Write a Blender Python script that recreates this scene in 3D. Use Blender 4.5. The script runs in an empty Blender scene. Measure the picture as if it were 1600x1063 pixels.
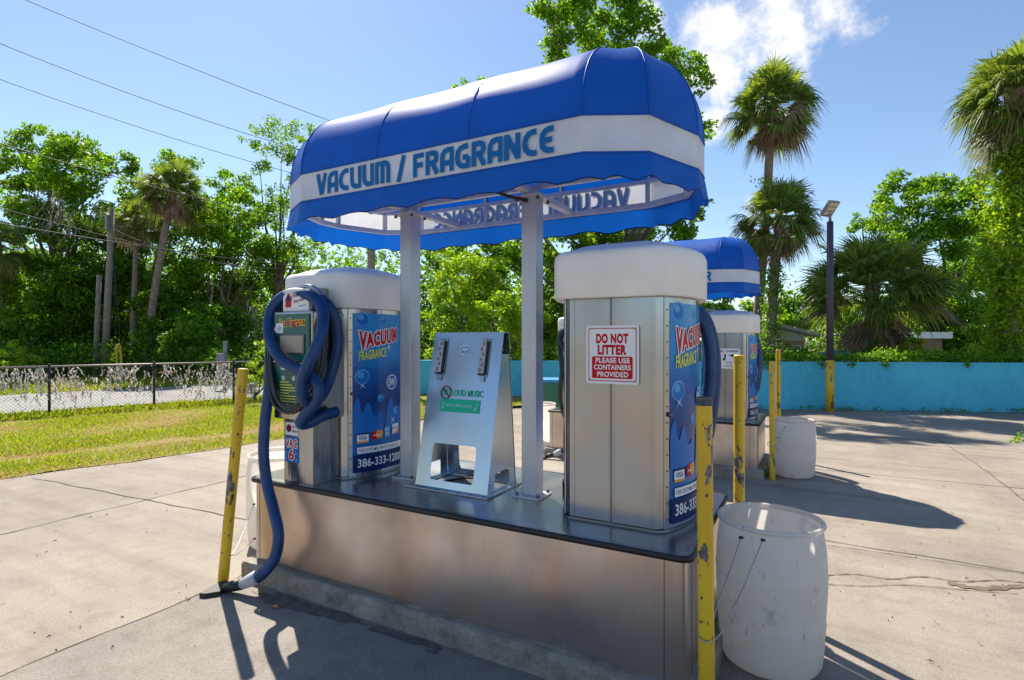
import bpy, bmesh, math, random
import numpy as np
from mathutils import Vector, Matrix
PI = math.pi
random.seed(7)
scene = bpy.context.scene
COL = scene.collection

# ------------------------------------------------------------------ camera, sky, sun, exposure
H = 1.65; FPX = 860.0; YAW = math.radians(29.0)
cam_d = bpy.data.cameras.new('camera'); cam = bpy.data.objects.new('camera', cam_d); COL.objects.link(cam)
cam.location = (0, 0, H); cam.rotation_euler = (PI/2, 0, YAW)
cam_d.sensor_width = 36.0; cam_d.lens = FPX/1600*36.0; cam_d.clip_end = 2000; cam_d.clip_start = 0.05
scene.camera = cam
FW = Vector((-math.sin(YAW), math.cos(YAW), 0)); RT = Vector((math.cos(YAW), math.sin(YAW), 0)); UP = Vector((0, 0, 1))
def at(x, y, d):
    "real-world point seen at photo pixel (x, y), d metres in front of the camera"
    return Vector((0, 0, H)) + FW*d + RT*((x-800)/FPX*d) + UP*((531.5-y)/FPX*d)
def aty(x, y, Y):
    "real-world point on the plane Y"
    r = FW + RT*((x-800)/FPX)
    return at(x, y, Y/r.y)

SUN_EL = math.radians(51); SUN_AZ = Vector((-0.83, 0.56, 0)).normalized()
SUNV = SUN_AZ*math.cos(SUN_EL) + UP*math.sin(SUN_EL)
sun_d = bpy.data.lights.new('sun', 'SUN'); sun = bpy.data.objects.new('sun', sun_d); COL.objects.link(sun)
sun_d.energy = 4.6; sun_d.angle = math.radians(0.53); sun_d.color = (1.0, 0.92, 0.79)
sun.location = (-8, 6, 14); sun.rotation_euler = (-SUNV).to_track_quat('-Z', 'Y').to_euler()

world = bpy.data.worlds.new("World"); scene.world = world; world.use_nodes = True
wt = world.node_tree; wt.nodes.clear(); wl = wt.links
def wn(t, **k):
    n = wt.nodes.new(t)
    for a, b in k.items(): setattr(n, a, b)
    return n
sky = wn('ShaderNodeTexSky', sky_type='NISHITA'); sky.sun_disc = False
sky.sun_elevation = SUN_EL; sky.sun_rotation = math.atan2(SUN_AZ.x, SUN_AZ.y)
sky.air_density = 1.0; sky.dust_density = 0.22; sky.ozone_density = 2.5; sky.altitude = 0
bg = wn('ShaderNodeBackground'); bg.inputs[1].default_value = 0.088
wl.new(sky.outputs[0], bg.inputs[0])
cl = wn('ShaderNodeBackground'); cl.inputs[0].default_value = (1, 0.98, 0.96, 1); cl.inputs[1].default_value = 0.62
tc = wn('ShaderNodeTexCoord')
nz = wn('ShaderNodeTexNoise'); nz.inputs['Scale'].default_value = 11; nz.inputs['Detail'].default_value = 10; nz.inputs['Roughness'].default_value = 0.66
wl.new(tc.outputs['Generated'], nz.inputs['Vector'])
acc = None
for (px, py, rad) in [(1130, 55, .10), (1215, 45, .11), (1290, 25, .08), (1120, 125, .075), (1110, 190, .05), (1170, 322, .022), (1010, 40, .05)]:
    dv = (at(px, py, 1.0)-Vector((0, 0, H))).normalized()
    ds = wn('ShaderNodeVectorMath', operation='DISTANCE'); ds.inputs[1].default_value = dv
    wl.new(tc.outputs['Generated'], ds.inputs[0])
    mr = wn('ShaderNodeMapRange'); mr.inputs[1].default_value = 0; mr.inputs[2].default_value = rad; mr.inputs[3].default_value = 1; mr.inputs[4].default_value = 0
    wl.new(ds.outputs['Value'], mr.inputs[0])
    if acc is None: acc = mr.outputs[0]
    else:
        mx = wn('ShaderNodeMath', operation='MAXIMUM'); wl.new(acc, mx.inputs[0]); wl.new(mr.outputs[0], mx.inputs[1]); acc = mx.outputs[0]
m1 = wn('ShaderNodeMath', operation='MULTIPLY_ADD'); wl.new(nz.outputs[0], m1.inputs[0]); m1.inputs[1].default_value = 3.0; m1.inputs[2].default_value = -1.62
m2 = wn('ShaderNodeMath', operation='ADD'); wl.new(m1.outputs[0], m2.inputs[0]); wl.new(acc, m2.inputs[1])
m3 = wn('ShaderNodeMath', operation='MULTIPLY'); wl.new(m2.outputs[0], m3.inputs[0])
gt = wn('ShaderNodeMath', operation='GREATER_THAN'); wl.new(acc, gt.inputs[0]); gt.inputs[1].default_value = 0.0
wl.new(gt.outputs[0], m3.inputs[1])
sm = wn('ShaderNodeMapRange', interpolation_type='SMOOTHSTEP'); wl.new(m3.outputs[0], sm.inputs[0])
sm.inputs[1].default_value = 0.02; sm.inputs[2].default_value = 0.85; sm.inputs[3].default_value = 0; sm.inputs[4].default_value = 0.96
mixw = wn('ShaderNodeMixShader'); wl.new(sm.outputs[0], mixw.inputs[0]); wl.new(bg.outputs[0], mixw.inputs[1]); wl.new(cl.outputs[0], mixw.inputs[2])
wo = wn('ShaderNodeOutputWorld'); wl.new(mixw.outputs[0], wo.inputs[0])

vs = scene.view_settings; vs.view_transform = 'Standard'; vs.look = 'None'; vs.gamma = 1; vs.exposure = 0.92; vs.use_curve_mapping = False
scene.cycles.max_bounces = 8; scene.cycles.transparent_max_bounces = 8
scene.cycles.use_denoising = True

# ------------------------------------------------------------------ materials
def newmat(name):
    m = bpy.data.materials.new(name); m.use_nodes = True
    nt = m.node_tree; b = nt.nodes['Principled BSDF']
    return m, nt, b
def nnode(nt, t, **k):
    n = nt.nodes.new(t)
    for a, b in k.items(): setattr(n, a, b)
    return n
def tex(nt, scale, detail=4, rough=0.55, stretch=(1, 1, 1), world_co=False, kind='noise', rnd=False):
    tcn = nnode(nt, 'ShaderNodeTexCoord'); mp = nnode(nt, 'ShaderNodeMapping')
    mp.inputs['Scale'].default_value = stretch
    if world_co:
        ge = nnode(nt, 'ShaderNodeNewGeometry'); nt.links.new(ge.outputs['Position'], mp.inputs[0])
    else:
        nt.links.new(tcn.outputs['Object'], mp.inputs[0])
    if rnd:
        oi = nnode(nt, 'ShaderNodeObjectInfo'); mu = nnode(nt, 'ShaderNodeMath', operation='MULTIPLY'); mu.inputs[1].default_value = 40
        nt.links.new(oi.outputs['Random'], mu.inputs[0]); nt.links.new(mu.outputs[0], mp.inputs['Location'])
    if kind == 'voronoi':
        n = nnode(nt, 'ShaderNodeTexVoronoi'); n.inputs['Scale'].default_value = scale
    else:
        n = nnode(nt, 'ShaderNodeTexNoise'); n.inputs['Scale'].default_value = scale; n.inputs['Detail'].default_value = detail; n.inputs['Roughness'].default_value = rough
    nt.links.new(mp.outputs[0], n.inputs['Vector'])
    return n.outputs[0]
def ramp(nt, fac, stops, interp='LINEAR'):
    r = nnode(nt, 'ShaderNodeValToRGB'); r.color_ramp.interpolation = interp
    els = r.color_ramp.elements
    while len(els) < len(stops): els.new(0.5)
    for e, (p, c) in zip(els, stops):
        e.position = p; e.color = (c, c, c, 1) if isinstance(c, (int, float)) else (*c, 1)
    nt.links.new(fac, r.inputs[0]); return r.outputs[0]
def mixc(nt, fac, a, b, mode='MIX'):
    m = nnode(nt, 'ShaderNodeMixRGB', blend_type=mode)
    for i, v in ((0, fac), (1, a), (2, b)):
        if isinstance(v, (int, float)): m.inputs[i].default_value = v if i == 0 else (v, v, v, 1)
        elif isinstance(v, tuple): m.inputs[i].default_value = (*v, 1)
        else: nt.links.new(v, m.inputs[i])
    return m.outputs[0]
def bump(nt, b, h, strength=0.2, dist=0.01):
    bn = nnode(nt, 'ShaderNodeBump'); bn.inputs['Strength'].default_value = strength; bn.inputs['Distance'].default_value = dist
    nt.links.new(h, bn.inputs['Height']); nt.links.new(bn.outputs[0], b.inputs['Normal'])
def plain(name, col, rough=0.5, metal=0.0, var=0.12, scale=6, bmp=0.0):
    m, nt, b = newmat(name)
    if 'ink' in name or 'letter' in name or 'sign' in name: b.inputs['Specular IOR Level'].default_value = .2
    f = tex(nt, scale, 5)
    c = ramp(nt, f, [(0.3, tuple(max(0, x*(1-var)) for x in col)), (0.7, tuple(x*(1+var) for x in col))])
    nt.links.new(c, b.inputs['Base Color']); b.inputs['Roughness'].default_value = rough; b.inputs['Metallic'].default_value = metal
    if bmp: bump(nt, b, tex(nt, scale*6, 4), bmp, 0.004)
    return m
def steel(name, base=(.60, .575, .55), r0=.24, r1=.42, grain=(160, 160, 2.5), smudge=0.12, warp=None, tint=True):
    m, nt, b = newmat(name)
    s = tex(nt, 1.6, 4, .5); g = tex(nt, 1.0, 2, .5, grain); s2 = tex(nt, 4, 4, .5, (1, 1, .45))
    c = mixc(nt, 1.0, ramp(nt, s, [(.3, tuple(x*(1-smudge) for x in base)), (.7, base)]), ramp(nt, g, [(.3, .95), (.7, 1.0)]), 'MULTIPLY')
    c = mixc(nt, 1.0, c, ramp(nt, s2, [(.30, (.90, .87, .84)), (.55, (1, 1, 1))]), 'MULTIPLY')
    if tint: c = mixc(nt, 1.0, c, ramp(nt, tex(nt, 2.6, 4, .55, (1, 1, .7)), [(.36, (1.06, .96, .88)), (.64, (.92, 1.0, 1.10))]), 'MULTIPLY')
    nt.links.new(c, b.inputs['Base Color']); b.inputs['Metallic'].default_value = 1.0
    nt.links.new(ramp(nt, s, [(.3, r1), (.7, r0)]), b.inputs['Roughness'])
    if warp: bump(nt, b, tex(nt, 1.0, 3, .5, warp), .32, .02)
    return m
def leafmat(name, dark, mid, light, trans=0.45, tint=(1.9, 1.75, .5)):
    m = bpy.data.materials.new(name); m.use_nodes = True; nt = m.node_tree; nt.nodes.clear()
    ge = nnode(nt, 'ShaderNodeNewGeometry')
    c = ramp(nt, ge.outputs['Random Per Island'], [(0.0, dark), (0.45, mid), (1.0, light)])
    df = nnode(nt, 'ShaderNodeBsdfPrincipled'); df.inputs['Roughness'].default_value = 0.5; nt.links.new(c, df.inputs['Base Color'])
    df.inputs['Specular IOR Level'].default_value = 0.35
    tr = nnode(nt, 'ShaderNodeBsdfTranslucent'); nt.links.new(mixc(nt, 1.0, c, tint, 'MULTIPLY'), tr.inputs[0])
    mx = nnode(nt, 'ShaderNodeMixShader'); mx.inputs[0].default_value = trans
    nt.links.new(df.outputs[0], mx.inputs[1]); nt.links.new(tr.outputs[0], mx.inputs[2])
    o = nnode(nt, 'ShaderNodeOutputMaterial'); nt.links.new(mx.outputs[0], o.inputs[0])
    return m
M = {}
M['steel'] = steel('stainless_steel', (.47, .475, .485), .16, .30, (160, 160, 2.5), .22, (10, 10, .30))
M['steel_sheet'] = steel('plain_steel_sheet', (.52, .60, .67), .2, .3)
M['steel_h'] = steel('stainless_steel_top', (.56, .55, .54), .18, .34, (3, 160, 160))
M['steel_front'] = steel('stainless_steel_base', (.76, .665, .61), .26, .46, (160, 160, 2.5), .46, (4, 4, .9))
M['steel_dark'] = steel('dark_steel', (.20, .20, .21), .3, .5)
M['white_cap'] = plain('moulded_white_plastic', (.84, .80, .75), .5, 0, .07, 3, .02)
M['black'] = plain('black_rubber', (.014, .014, .016), .5)
M['black_hose'] = plain('black_hose_rubber', (.016, .016, .018), .35)
M['blue_hose'] = plain('blue_hose_plastic', (.005, .048, .165), .45, 0, .3, 9)
M['grey_plastic'] = plain('grey_plastic', (.46, .47, .49), .45)
M['post'] = plain('painted_aluminium_post', (.52, .535, .56), .38, .35, .06, 8, .02)
M['frame'] = plain('painted_frame', (.55, .56, .58), .45, .2, .14, 14)
M['red'] = plain('sign_red', (.52, .004, .014), .4, 0, .05)
M['white'] = plain('sign_white', (.82, .81, .81), .4, 0, .03)
M['yellow_ink'] = plain('yellow_ink', (.72, .72, .10), .35, 0, .03)
M['navy'] = plain('navy_ink', (.006, .02, .11), .3, 0, .05)
M['sky_ink'] = plain('light_blue_ink', (.10, .36, .70), .3, 0, .06)
M['mid_ink'] = plain('mid_blue_ink', (.012, .15, .50), .3, 0, .06)
M['pale_ink'] = plain('pale_blue_ink', (.45, .66, .85), .3, 0, .05)
M['orange_ink'] = plain('orange_ink', (.80, .33, .03), .35, 0, .05)
M['green_ink'] = plain('green_ink', (.02, .50, .31), .45, 0, .05)
M['maroon_ink'] = plain('maroon_ink', (.16, .01, .05), .45, 0, .05)
M['teal_panel'] = plain('teal_panel', (.008, .115, .10), .3, 0, .12)
M['blue_panel'] = plain('blue_panel', (.01, .10, .42), .3, 0, .12)
M['screen'] = plain('beige_screen', (.40, .33, .26), .3, 0, .08)
M['letter'] = plain('canopy_lettering', (.002, .125, .38), .5, 0, .05)
M['letter_in'] = plain('canopy_lettering_seen_inside', (.26, .42, .60), .6, 0, .05)
M['wire'] = plain('galvanised_wire', (.42, .42, .43), .4, .6)
M['cable'] = plain('power_cable', (.03, .03, .035), .6)
M['wood_pole'] = plain('weathered_wood', (.25, .215, .18), .85, 0, .25, 5, .3)
M['lamp_pole'] = plain('dark_pole_paint', (.060, .052, .075), .5, 0, .1)
M['lamp_head'] = plain('lamp_housing', (.20, .19, .19), .5)
M['lamp_lens'] = plain('lamp_lens', (.62, .56, .40), .25)
M['bark'] = plain('bark', (.13, .105, .08), .9, 0, .35, 4, .5)
M['palm_bark'] = plain('palm_bark', (.24, .19, .15), .9, 0, .35, 6, .6)
M['moss_grey'] = leafmat('grey_moss', (.22, .20, .18), (.36, .33, .30), (.50, .46, .42), .35, (1, 1, 1))
M['moss_pale'] = leafmat('pale_dry_moss', (.40, .37, .35), (.55, .51, .49), (.70, .66, .63), .45, (1, 1, 1))
M['oak_leaf'] = leafmat('oak_leaves', (.045, .13, .010), (.115, .26, .018), (.25, .40, .03), .52)
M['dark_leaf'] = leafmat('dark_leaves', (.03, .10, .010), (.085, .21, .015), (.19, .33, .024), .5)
M['bright_leaf'] = leafmat('bright_leaves', (.10, .22, .012), (.20, .34, .02), (.33, .46, .035), .5)
M['palm_leaf'] = leafmat('palm_leaves', (.045, .09, .025), (.10, .17, .04), (.25, .31, .08), .42)
M['dead_frond'] = leafmat('dead_fronds', (.18, .12, .075), (.32, .24, .17), (.46, .39, .31), .35, (1.1, 1, .9))
M['sheath'] = plain('dead_sheath', (.20, .14, .09), .9, 0, .3, 8, .4)
M['grass'] = leafmat('grass_blades', (.12, .22, .010), (.24, .35, .015), (.38, .37, .045), .4)
M['tarp'] = plain('green_tarp', (.10, .27, .19), .6, 0, .25, 3)
M['house_wall'] = plain('pale_siding', (.40, .44, .42), .8, 0, .1)
M['roof'] = plain('grey_roofing', (.34, .35, .36), .8, 0, .15, 4)
M['glass'] = plain('dusty_window', (.10, .12, .13), .12)
M['bin_green'] = plain('green_bin', (.02, .16, .09), .5)
M['bin_blue'] = plain('blue_lid', (.03, .25, .52), .5)
M['guard'] = plain('yellow_guard', (.62, .42, .02), .5)
M['util_box'] = plain('grey_metal_box', (.20, .22, .24), .5, .3)
M['fence'] = plain('black_fence', (.018, .018, .02), .45)
M['rail'] = plain('galvanised_rail', (.30, .27, .26), .5, .5)

def concrete(name, a, b_, scale=1.2, slab=False, stain=.5):
    m, nt, b = newmat(name)
    n1 = tex(nt, scale, 8, .65, world_co=True); n2 = tex(nt, .35, 5, .6, world_co=True); n3 = tex(nt, 90, 3, .6, world_co=True); n4 = tex(nt, 5, 7, .7, world_co=True)
    c = ramp(nt, n1, [(.28, a), (.72, b_)])
    c = mixc(nt, 1.0, c, ramp(nt, n2, [(.32, (.74, .73, .73)), (.6, (1.0, 1.0, 1.0))]), 'MULTIPLY')
    c = mixc(nt, 1.0, c, ramp(nt, n3, [(.3, .72), (.62, 1.10)]), 'MULTIPLY')
    c = mixc(nt, stain, c, ramp(nt, n4, [(.33, (.66, .62, .58)), (.5, (1, 1, 1))]), 'MULTIPLY')
    if slab:
        ge = nnode(nt, 'ShaderNodeNewGeometry')
        sb = nnode(nt, 'ShaderNodeVectorMath', operation='SUBTRACT'); sb.inputs[1].default_value = (-6.05, 3.1, -50); nt.links.new(ge.outputs['Position'], sb.inputs[0])
        dv = nnode(nt, 'ShaderNodeVectorMath', operation='DIVIDE'); dv.inputs[1].default_value = (2.55, 2.9, 1000); nt.links.new(sb.outputs[0], dv.inputs[0])
        fl = nnode(nt, 'ShaderNodeVectorMath', operation='FLOOR'); nt.links.new(dv.outputs[0], fl.inputs[0])
        wnn = nnode(nt, 'ShaderNodeTexWhiteNoise'); nt.links.new(fl.outputs[0], wnn.inputs[0])
        c = mixc(nt, 1.0, c, ramp(nt, wnn.outputs[0], [(0, (.86, .86, .87)), (1, (1.0, .99, .97))]), 'MULTIPLY')
        # worn streaks of tyre dirt along the lane
        st = tex(nt, 1.0, 5, .6, (.35, 3.2, 1), True)
        c = mixc(nt, 1.0, c, ramp(nt, st, [(.32, (.80, .78, .77)), (.52, (1, 1, 1))]), 'MULTIPLY')
        sp = tex(nt, 14, 2, .5, world_co=True)
        c = mixc(nt, 1.0, c, ramp(nt, sp, [(.22, (.45, .43, .41)), (.27, (1, 1, 1))]), 'MULTIPLY')
    nt.links.new(c, b.inputs['Base Color']); b.inputs['Roughness'].default_value = .85
    bump(nt, b, n3, .25, .004)
    return m
M['pave'] = concrete('concrete_paving', (.30, .258, .212), (.40, .346, .288), 1.2, True)
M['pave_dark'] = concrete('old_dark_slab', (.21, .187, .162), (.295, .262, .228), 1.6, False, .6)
M['kerb'] = concrete('kerb_concrete', (.20, .175, .135), (.42, .385, .33), 7, False, 1.0)
M['road'] = concrete('road_asphalt', (.26, .25, .245), (.36, .35, .34), 1.5)
M['joint'] = plain('joint_filler', (.06, .052, .045), .9, 0, .5, 12)
M['oil'] = plain('old_oil_stain', (.12, .11, .10), .7, 0, .4, 14)
M['damp'] = plain('damp_stain', (.16, .12, .08), .6, 0, .35, 10)

def mat_lawn():
    m, nt, b = newmat('lawn_turf')
    n1 = tex(nt, .9, 6, .6, (1, .45, 1), True); n2 = tex(nt, 18, 5, .7, world_co=True)
    c = ramp(nt, n1, [(.36, (.30, .15, .055)), (.52, (.29, .20, .05)), (.72, (.22, .23, .03))])
    c = mixc(nt, 1.0, c, ramp(nt, n2, [(.3, .6), (.7, 1.15)]), 'MULTIPLY')
    nt.links.new(c, b.inputs['Base Color']); b.inputs['Roughness'].default_value = .95
    bump(nt, b, n2, .6, .03); return m
M['lawn'] = mat_lawn()
M['earth'] = plain('leaf_litter_earth', (.06, .07, .025), .95, 0, .5, .8)

def mat_bollard():
    m, nt, b = newmat('chipped_yellow_paint')
    n = tex(nt, 9, 7, .62, (1, 1, .45), rnd=True); n2 = tex(nt, 38, 4, .55, (1, 1, .7), rnd=True); n3 = tex(nt, 3, 3, rnd=True)
    y = ramp(nt, n3, [(.3, (.62, .37, .008)), (.7, (.74, .49, .02))])
    g = ramp(nt, n2, [(.40, (.05, .045, .05)), (.6, (.20, .19, .20))])
    f1 = ramp(nt, n, [(.42, 1.0), (.43, 0.0)]); f2 = ramp(nt, n2, [(.335, 1.0), (.35, 0.0)])
    f = mixc(nt, 1.0, f1, f2, 'LIGHTEN')
    nt.links.new(mixc(nt, f, y, g), b.inputs['Base Color']); b.inputs['Roughness'].default_value = .42
    iv = nnode(nt, 'ShaderNodeInvert'); nt.links.new(f, iv.inputs['Color']); bump(nt, b, iv.outputs[0], .4, .002); return m
M['bollard'] = mat_bollard()
M['bollard_top'] = plain('bare_weathered_steel', (.07, .085, .12), .6, .2, .5, 20)

def mat_drum():
    m, nt, b = newmat('scuffed_white_plastic')
    n = tex(nt, 6, 7, .7, rnd=True); n2 = tex(nt, 30, 4, .6, (1, 1, .3), rnd=True)
    c = ramp(nt, n, [(.25, (.50, .475, .43)), (.42, (.87, .82, .75)), (.8, (.91, .87, .81))])
    c = mixc(nt, 1.0, c, ramp(nt, n2, [(.25, (.62, .57, .50)), (.36, (1, 1, 1))]), 'MULTIPLY')
    nt.links.new(c, b.inputs['Base Color']); b.inputs['Roughness'].default_value = .42
    bump(nt, b, n, .06, .01)
    tr = nnode(nt, 'ShaderNodeBsdfTranslucent'); nt.links.new(c, tr.inputs[0]); mx = nnode(nt, 'ShaderNodeMixShader'); mx.inputs[0].default_value = .5
    nt.links.new(b.outputs[0], mx.inputs[1]); nt.links.new(tr.outputs[0], mx.inputs[2]); nt.links.new(mx.outputs[0], nt.nodes['Material Output'].inputs[0]); return m
M['drum'] = mat_drum()

def mat_fabric(name, col, trans, rough=.42, spec=.5):
    m = bpy.data.materials.new(name); m.use_nodes = True; nt = m.node_tree; b = nt.nodes['Principled BSDF']
    n = tex(nt, 3, 5, .6); w = tex(nt, 2.2, 4, .55, (3, 1, .6))
    c = ramp(nt, n, [(.3, tuple(x*.86 for x in col)), (.7, tuple(x*1.08 for x in col))])
    nt.links.new(c, b.inputs['Base Color']); b.inputs['Roughness'].default_value = rough; b.inputs['Specular IOR Level'].default_value = spec
    bump(nt, b, w, .04, .02)
    tr = nnode(nt, 'ShaderNodeBsdfTranslucent'); nt.links.new(c, tr.inputs[0])
    mx = nnode(nt, 'ShaderNodeMixShader'); mx.inputs[0].default_value = trans
    nt.links.new(b.outputs[0], mx.inputs[1]); nt.links.new(tr.outputs[0], mx.inputs[2])
    nt.links.new(mx.outputs[0], nt.nodes['Material Output'].inputs[0]); return m
M['fab_blue'] = mat_fabric('blue_awning_vinyl', (.001, .125, .58), .36, .46, .45)
M['fab_white'] = mat_fabric('white_awning_vinyl', (.90, .90, .90), .40)

def mat_poster():
    m, nt, b = newmat('poster_print_blue')
    tcn = nnode(nt, 'ShaderNodeTexCoord'); sx = nnode(nt, 'ShaderNodeSeparateXYZ'); nt.links.new(tcn.outputs['Object'], sx.inputs[0])
    n = tex(nt, 3, 3); ad = nnode(nt, 'ShaderNodeMath', operation='MULTIPLY_ADD'); nt.links.new(n, ad.inputs[0]); ad.inputs[1].default_value = .25; nt.links.new(sx.outputs[2], ad.inputs[2])
    c = ramp(nt, ad.outputs[0], [(.10, (.012, .10, .36)), (.40, (.012, .14, .42)), (.62, (.006, .045, .20)), (.86, (.012, .11, .38)), (1.0, (.03, .26, .60))])
    nt.links.new(c, b.inputs['Base Color']); b.inputs['Roughness'].default_value = .22; b.inputs['Specular IOR Level'].default_value = .25; return m
M['poster'] = mat_poster()

def mat_wall():
    m, nt, b = newmat('painted_block_wall')
    n1 = tex(nt, .8, 6, .6, world_co=True); n2 = tex(nt, 6, 6, .65, (1, 1, .4), True)
    c = ramp(nt, n1, [(.3, (.06, .45, .62)), (.7, (.085, .54, .72))])
    c = mixc(nt, 1.0, c, ramp(nt, n2, [(.28, (.78, .80, .82)), (.48, (1, 1, 1))]), 'MULTIPLY')
    nt.links.new(c, b.inputs['Base Color']); b.inputs['Roughness'].default_value = .7
    br = nnode(nt, 'ShaderNodeTexBrick'); br.inputs['Scale'].default_value = 1.0; br.inputs['Mortar Size'].default_value = .008; br.inputs['Brick Width'].default_value = .4; br.inputs['Row Height'].default_value = .2
    tcn = nnode(nt, 'ShaderNodeTexCoord'); nt.links.new(tcn.outputs['UV'], br.inputs[0])
    bump(nt, b, br.outputs['Fac'], -.25, .006); return m
M['wall'] = mat_wall()
def mat_brick():
    m, nt, b = newmat('red_brick')
    br = nnode(nt, 'ShaderNodeTexBrick'); br.inputs['Color1'].default_value = (.22, .08, .045, 1); br.inputs['Color2'].default_value = (.30, .13, .08, 1); br.inputs['Mortar'].default_value = (.35, .32, .28, 1)
    br.inputs['Scale'].default_value = 1.0; br.inputs['Brick Width'].default_value = .24; br.inputs['Row Height'].default_value = .08; br.inputs['Mortar Size'].default_value = .01
    tcn = nnode(nt, 'ShaderNodeTexCoord'); mp = nnode(nt, 'ShaderNodeMapping'); mp.inputs['Rotation'].default_value = (PI/2, 0, 0)
    nt.links.new(tcn.outputs['Object'], mp.inputs[0]); nt.links.new(mp.outputs[0], br.inputs[0])
    nt.links.new(br.outputs[0], b.inputs['Base Color']); b.inputs['Roughness'].default_value = .85; return m
M['brick'] = mat_brick()

# ------------------------------------------------------------------ builders
class B:
    "collects shapes; obj() links them as ONE mesh object"
    def __init__(s): s.bm = bmesh.new(); s.mats = []
    def mi(s, key):
        if key not in s.mats: s.mats.append(key)
        return s.mats.index(key)
    def box(s, x0, x1, y0, y1, z0, z1, mat, bev=0.0, mtx=None):
        t = bmesh.new(); bmesh.ops.create_cube(t, size=1)
        for v in t.verts: v.co = Vector(((x0+x1)/2+v.co.x*(x1-x0), (y0+y1)/2+v.co.y*(y1-y0), (z0+z1)/2+v.co.z*(z1-z0)))
        if bev: bmesh.ops.bevel(t, geom=list(t.edges), offset=bev, segments=2, profile=.7, affect='EDGES')
        if mtx is not None: bmesh.ops.transform(t, matrix=mtx, verts=t.verts)
        s.add(t, mat); return s
    def add(s, t, mat, smooth=False):
        k = s.mi(mat); mp = {}
        for v in t.verts: mp[v] = s.bm.verts.new(v.co)
        for f in t.faces:
            try: g = s.bm.faces.new([mp[v] for v in f.verts])
            except ValueError: continue
            g.material_index = k; g.smooth = smooth or f.smooth
        t.free(); return s
    def tube(s, pts, r, mat, seg=10, caps=True, smooth=True, rmul=None):
        k = s.mi(mat); pts = [Vector(p) for p in pts]; n = len(pts); rings = []
        tan0 = (pts[1]-pts[0]).normalized()
        ref = tan0.cross(Vector((0, 0, 1)))
        if ref.length < .05: ref = tan0.cross(Vector((1, 0, 0)))
        u = ref.normalized()
        for i, p in enumerate(pts):
            t = (pts[min(i+1, n-1)]-pts[max(i-1, 0)]).normalized()
            u = (u - t*u.dot(t)).normalized(); v = t.cross(u)
            rr = r[i] if isinstance(r, (list, tuple)) else r
            rings.append([s.bm.verts.new(p + (u*math.cos(a)+v*math.sin(a))*rr) for a in (2*PI*j/seg for j in range(seg))])
        for i in range(n-1):
            for j in range(seg):
                f = s.bm.faces.new((rings[i][j], rings[i][(j+1) % seg], rings[i+1][(j+1) % seg], rings[i+1][j])); f.material_index = k; f.smooth = smooth
        if caps:
            for rg in (rings[0][::-1], rings[-1]):
                f = s.bm.faces.new(rg); f.material_index = k
        return s
    def lathe(s, prof, mat, seg=40, c=(0, 0, 0), smooth=True, capb=False, capt=False):
        k = s.mi(mat); c = Vector(c)
        rings = [[s.bm.verts.new(c+Vector((r*math.cos(a), r*math.sin(a), z))) for a in (2*PI*j/seg for j in range(seg))] for r, z in prof]
        for i in range(len(prof)-1):
            for j in range(seg):
                f = s.bm.faces.new((rings[i][j], rings[i][(j+1) % seg], rings[i+1][(j+1) % seg], rings[i+1][j])); f.material_index = k; f.smooth = smooth
        if capb: f = s.bm.faces.new(rings[0][::-1]); f.material_index = k
        if capt: f = s.bm.faces.new(rings[-1]); f.material_index = k
        return s
    def loft(s, rings, mat, smooth=False, close=True, cap0=False, cap1=False):
        k = s.mi(mat); R = [[s.bm.verts.new(p) for p in rg] for rg in rings]; n = len(rings[0])
        for i in range(len(R)-1):
            for j in range(n if close else n-1):
                a, b_, c, d = R[i][j], R[i][(j+1) % n], R[i+1][(j+1) % n], R[i+1][j]
                f = s.bm.faces.new((a, b_, c, d)); f.material_index = k; f.smooth = smooth
        if cap0: f = s.bm.faces.new(R[0][::-1]); f.material_index = k
        if cap1: f = s.bm.faces.new(R[-1]); f.material_index = k
        return s
    def prism(s, poly, z0, z1, mat, mtx=None):
        t = bmesh.new(); a = [t.verts.new((x, y, z0)) for x, y in poly]; b_ = [t.verts.new((x, y, z1)) for x, y in poly]; n = len(poly)
        t.faces.new(a[::-1]); t.faces.new(b_)
        for j in range(n): t.faces.new((a[j], a[(j+1) % n], b_[(j+1) % n], b_[j]))
        if mtx is not None: bmesh.ops.transform(t, matrix=mtx, verts=t.verts)
        s.add(t, mat); return s
    def quad(s, a, b_, c, d, mat):
        k = s.mi(mat); f = s.bm.faces.new([s.bm.verts.new(p) for p in (a, b_, c, d)]); f.material_index = k; return s
    def bar(s, a, b_, w, h, mat):
        "rectangular bar from a to b; h measured vertically"
        a, b_ = Vector(a), Vector(b_); d = (b_-a); L = d.length; d.normalize()
        sd = d.cross(UP)
        if sd.length < .01: sd = Vector((1, 0, 0))
        sd.normalize(); up = sd.cross(d)
        mtx = Matrix((( d.x, sd.x, up.x, (a.x+b_.x)/2), (d.y, sd.y, up.y, (a.y+b_.y)/2), (d.z, sd.z, up.z, (a.z+b_.z)/2), (0, 0, 0, 1)))
        return s.box(-L/2, L/2, -w/2, w/2, -h/2, h/2, mat, min(w, h)*.08, mtx)
def obj(name, b, parent=None, recalc=True, loc=None, label=None):
    if recalc: bmesh.ops.recalc_face_normals(b.bm, faces=b.bm.faces)
    me = bpy.data.meshes.new(name); b.bm.to_mesh(me); b.bm.free()
    for k in b.mats: me.materials.append(M[k])
    o = bpy.data.objects.new(name, me); COL.objects.link(o)
    if parent is not None: o.parent = parent
    if loc is not None: o.location = loc
    if label: o['label'] = label
    return o
def tag(o, label=None, cat=None, group=None, kind=None):
    if label: o['label'] = label
    if cat: o['category'] = cat
    if group: o['group'] = group
    if kind: o['kind'] = kind
    return o
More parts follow.
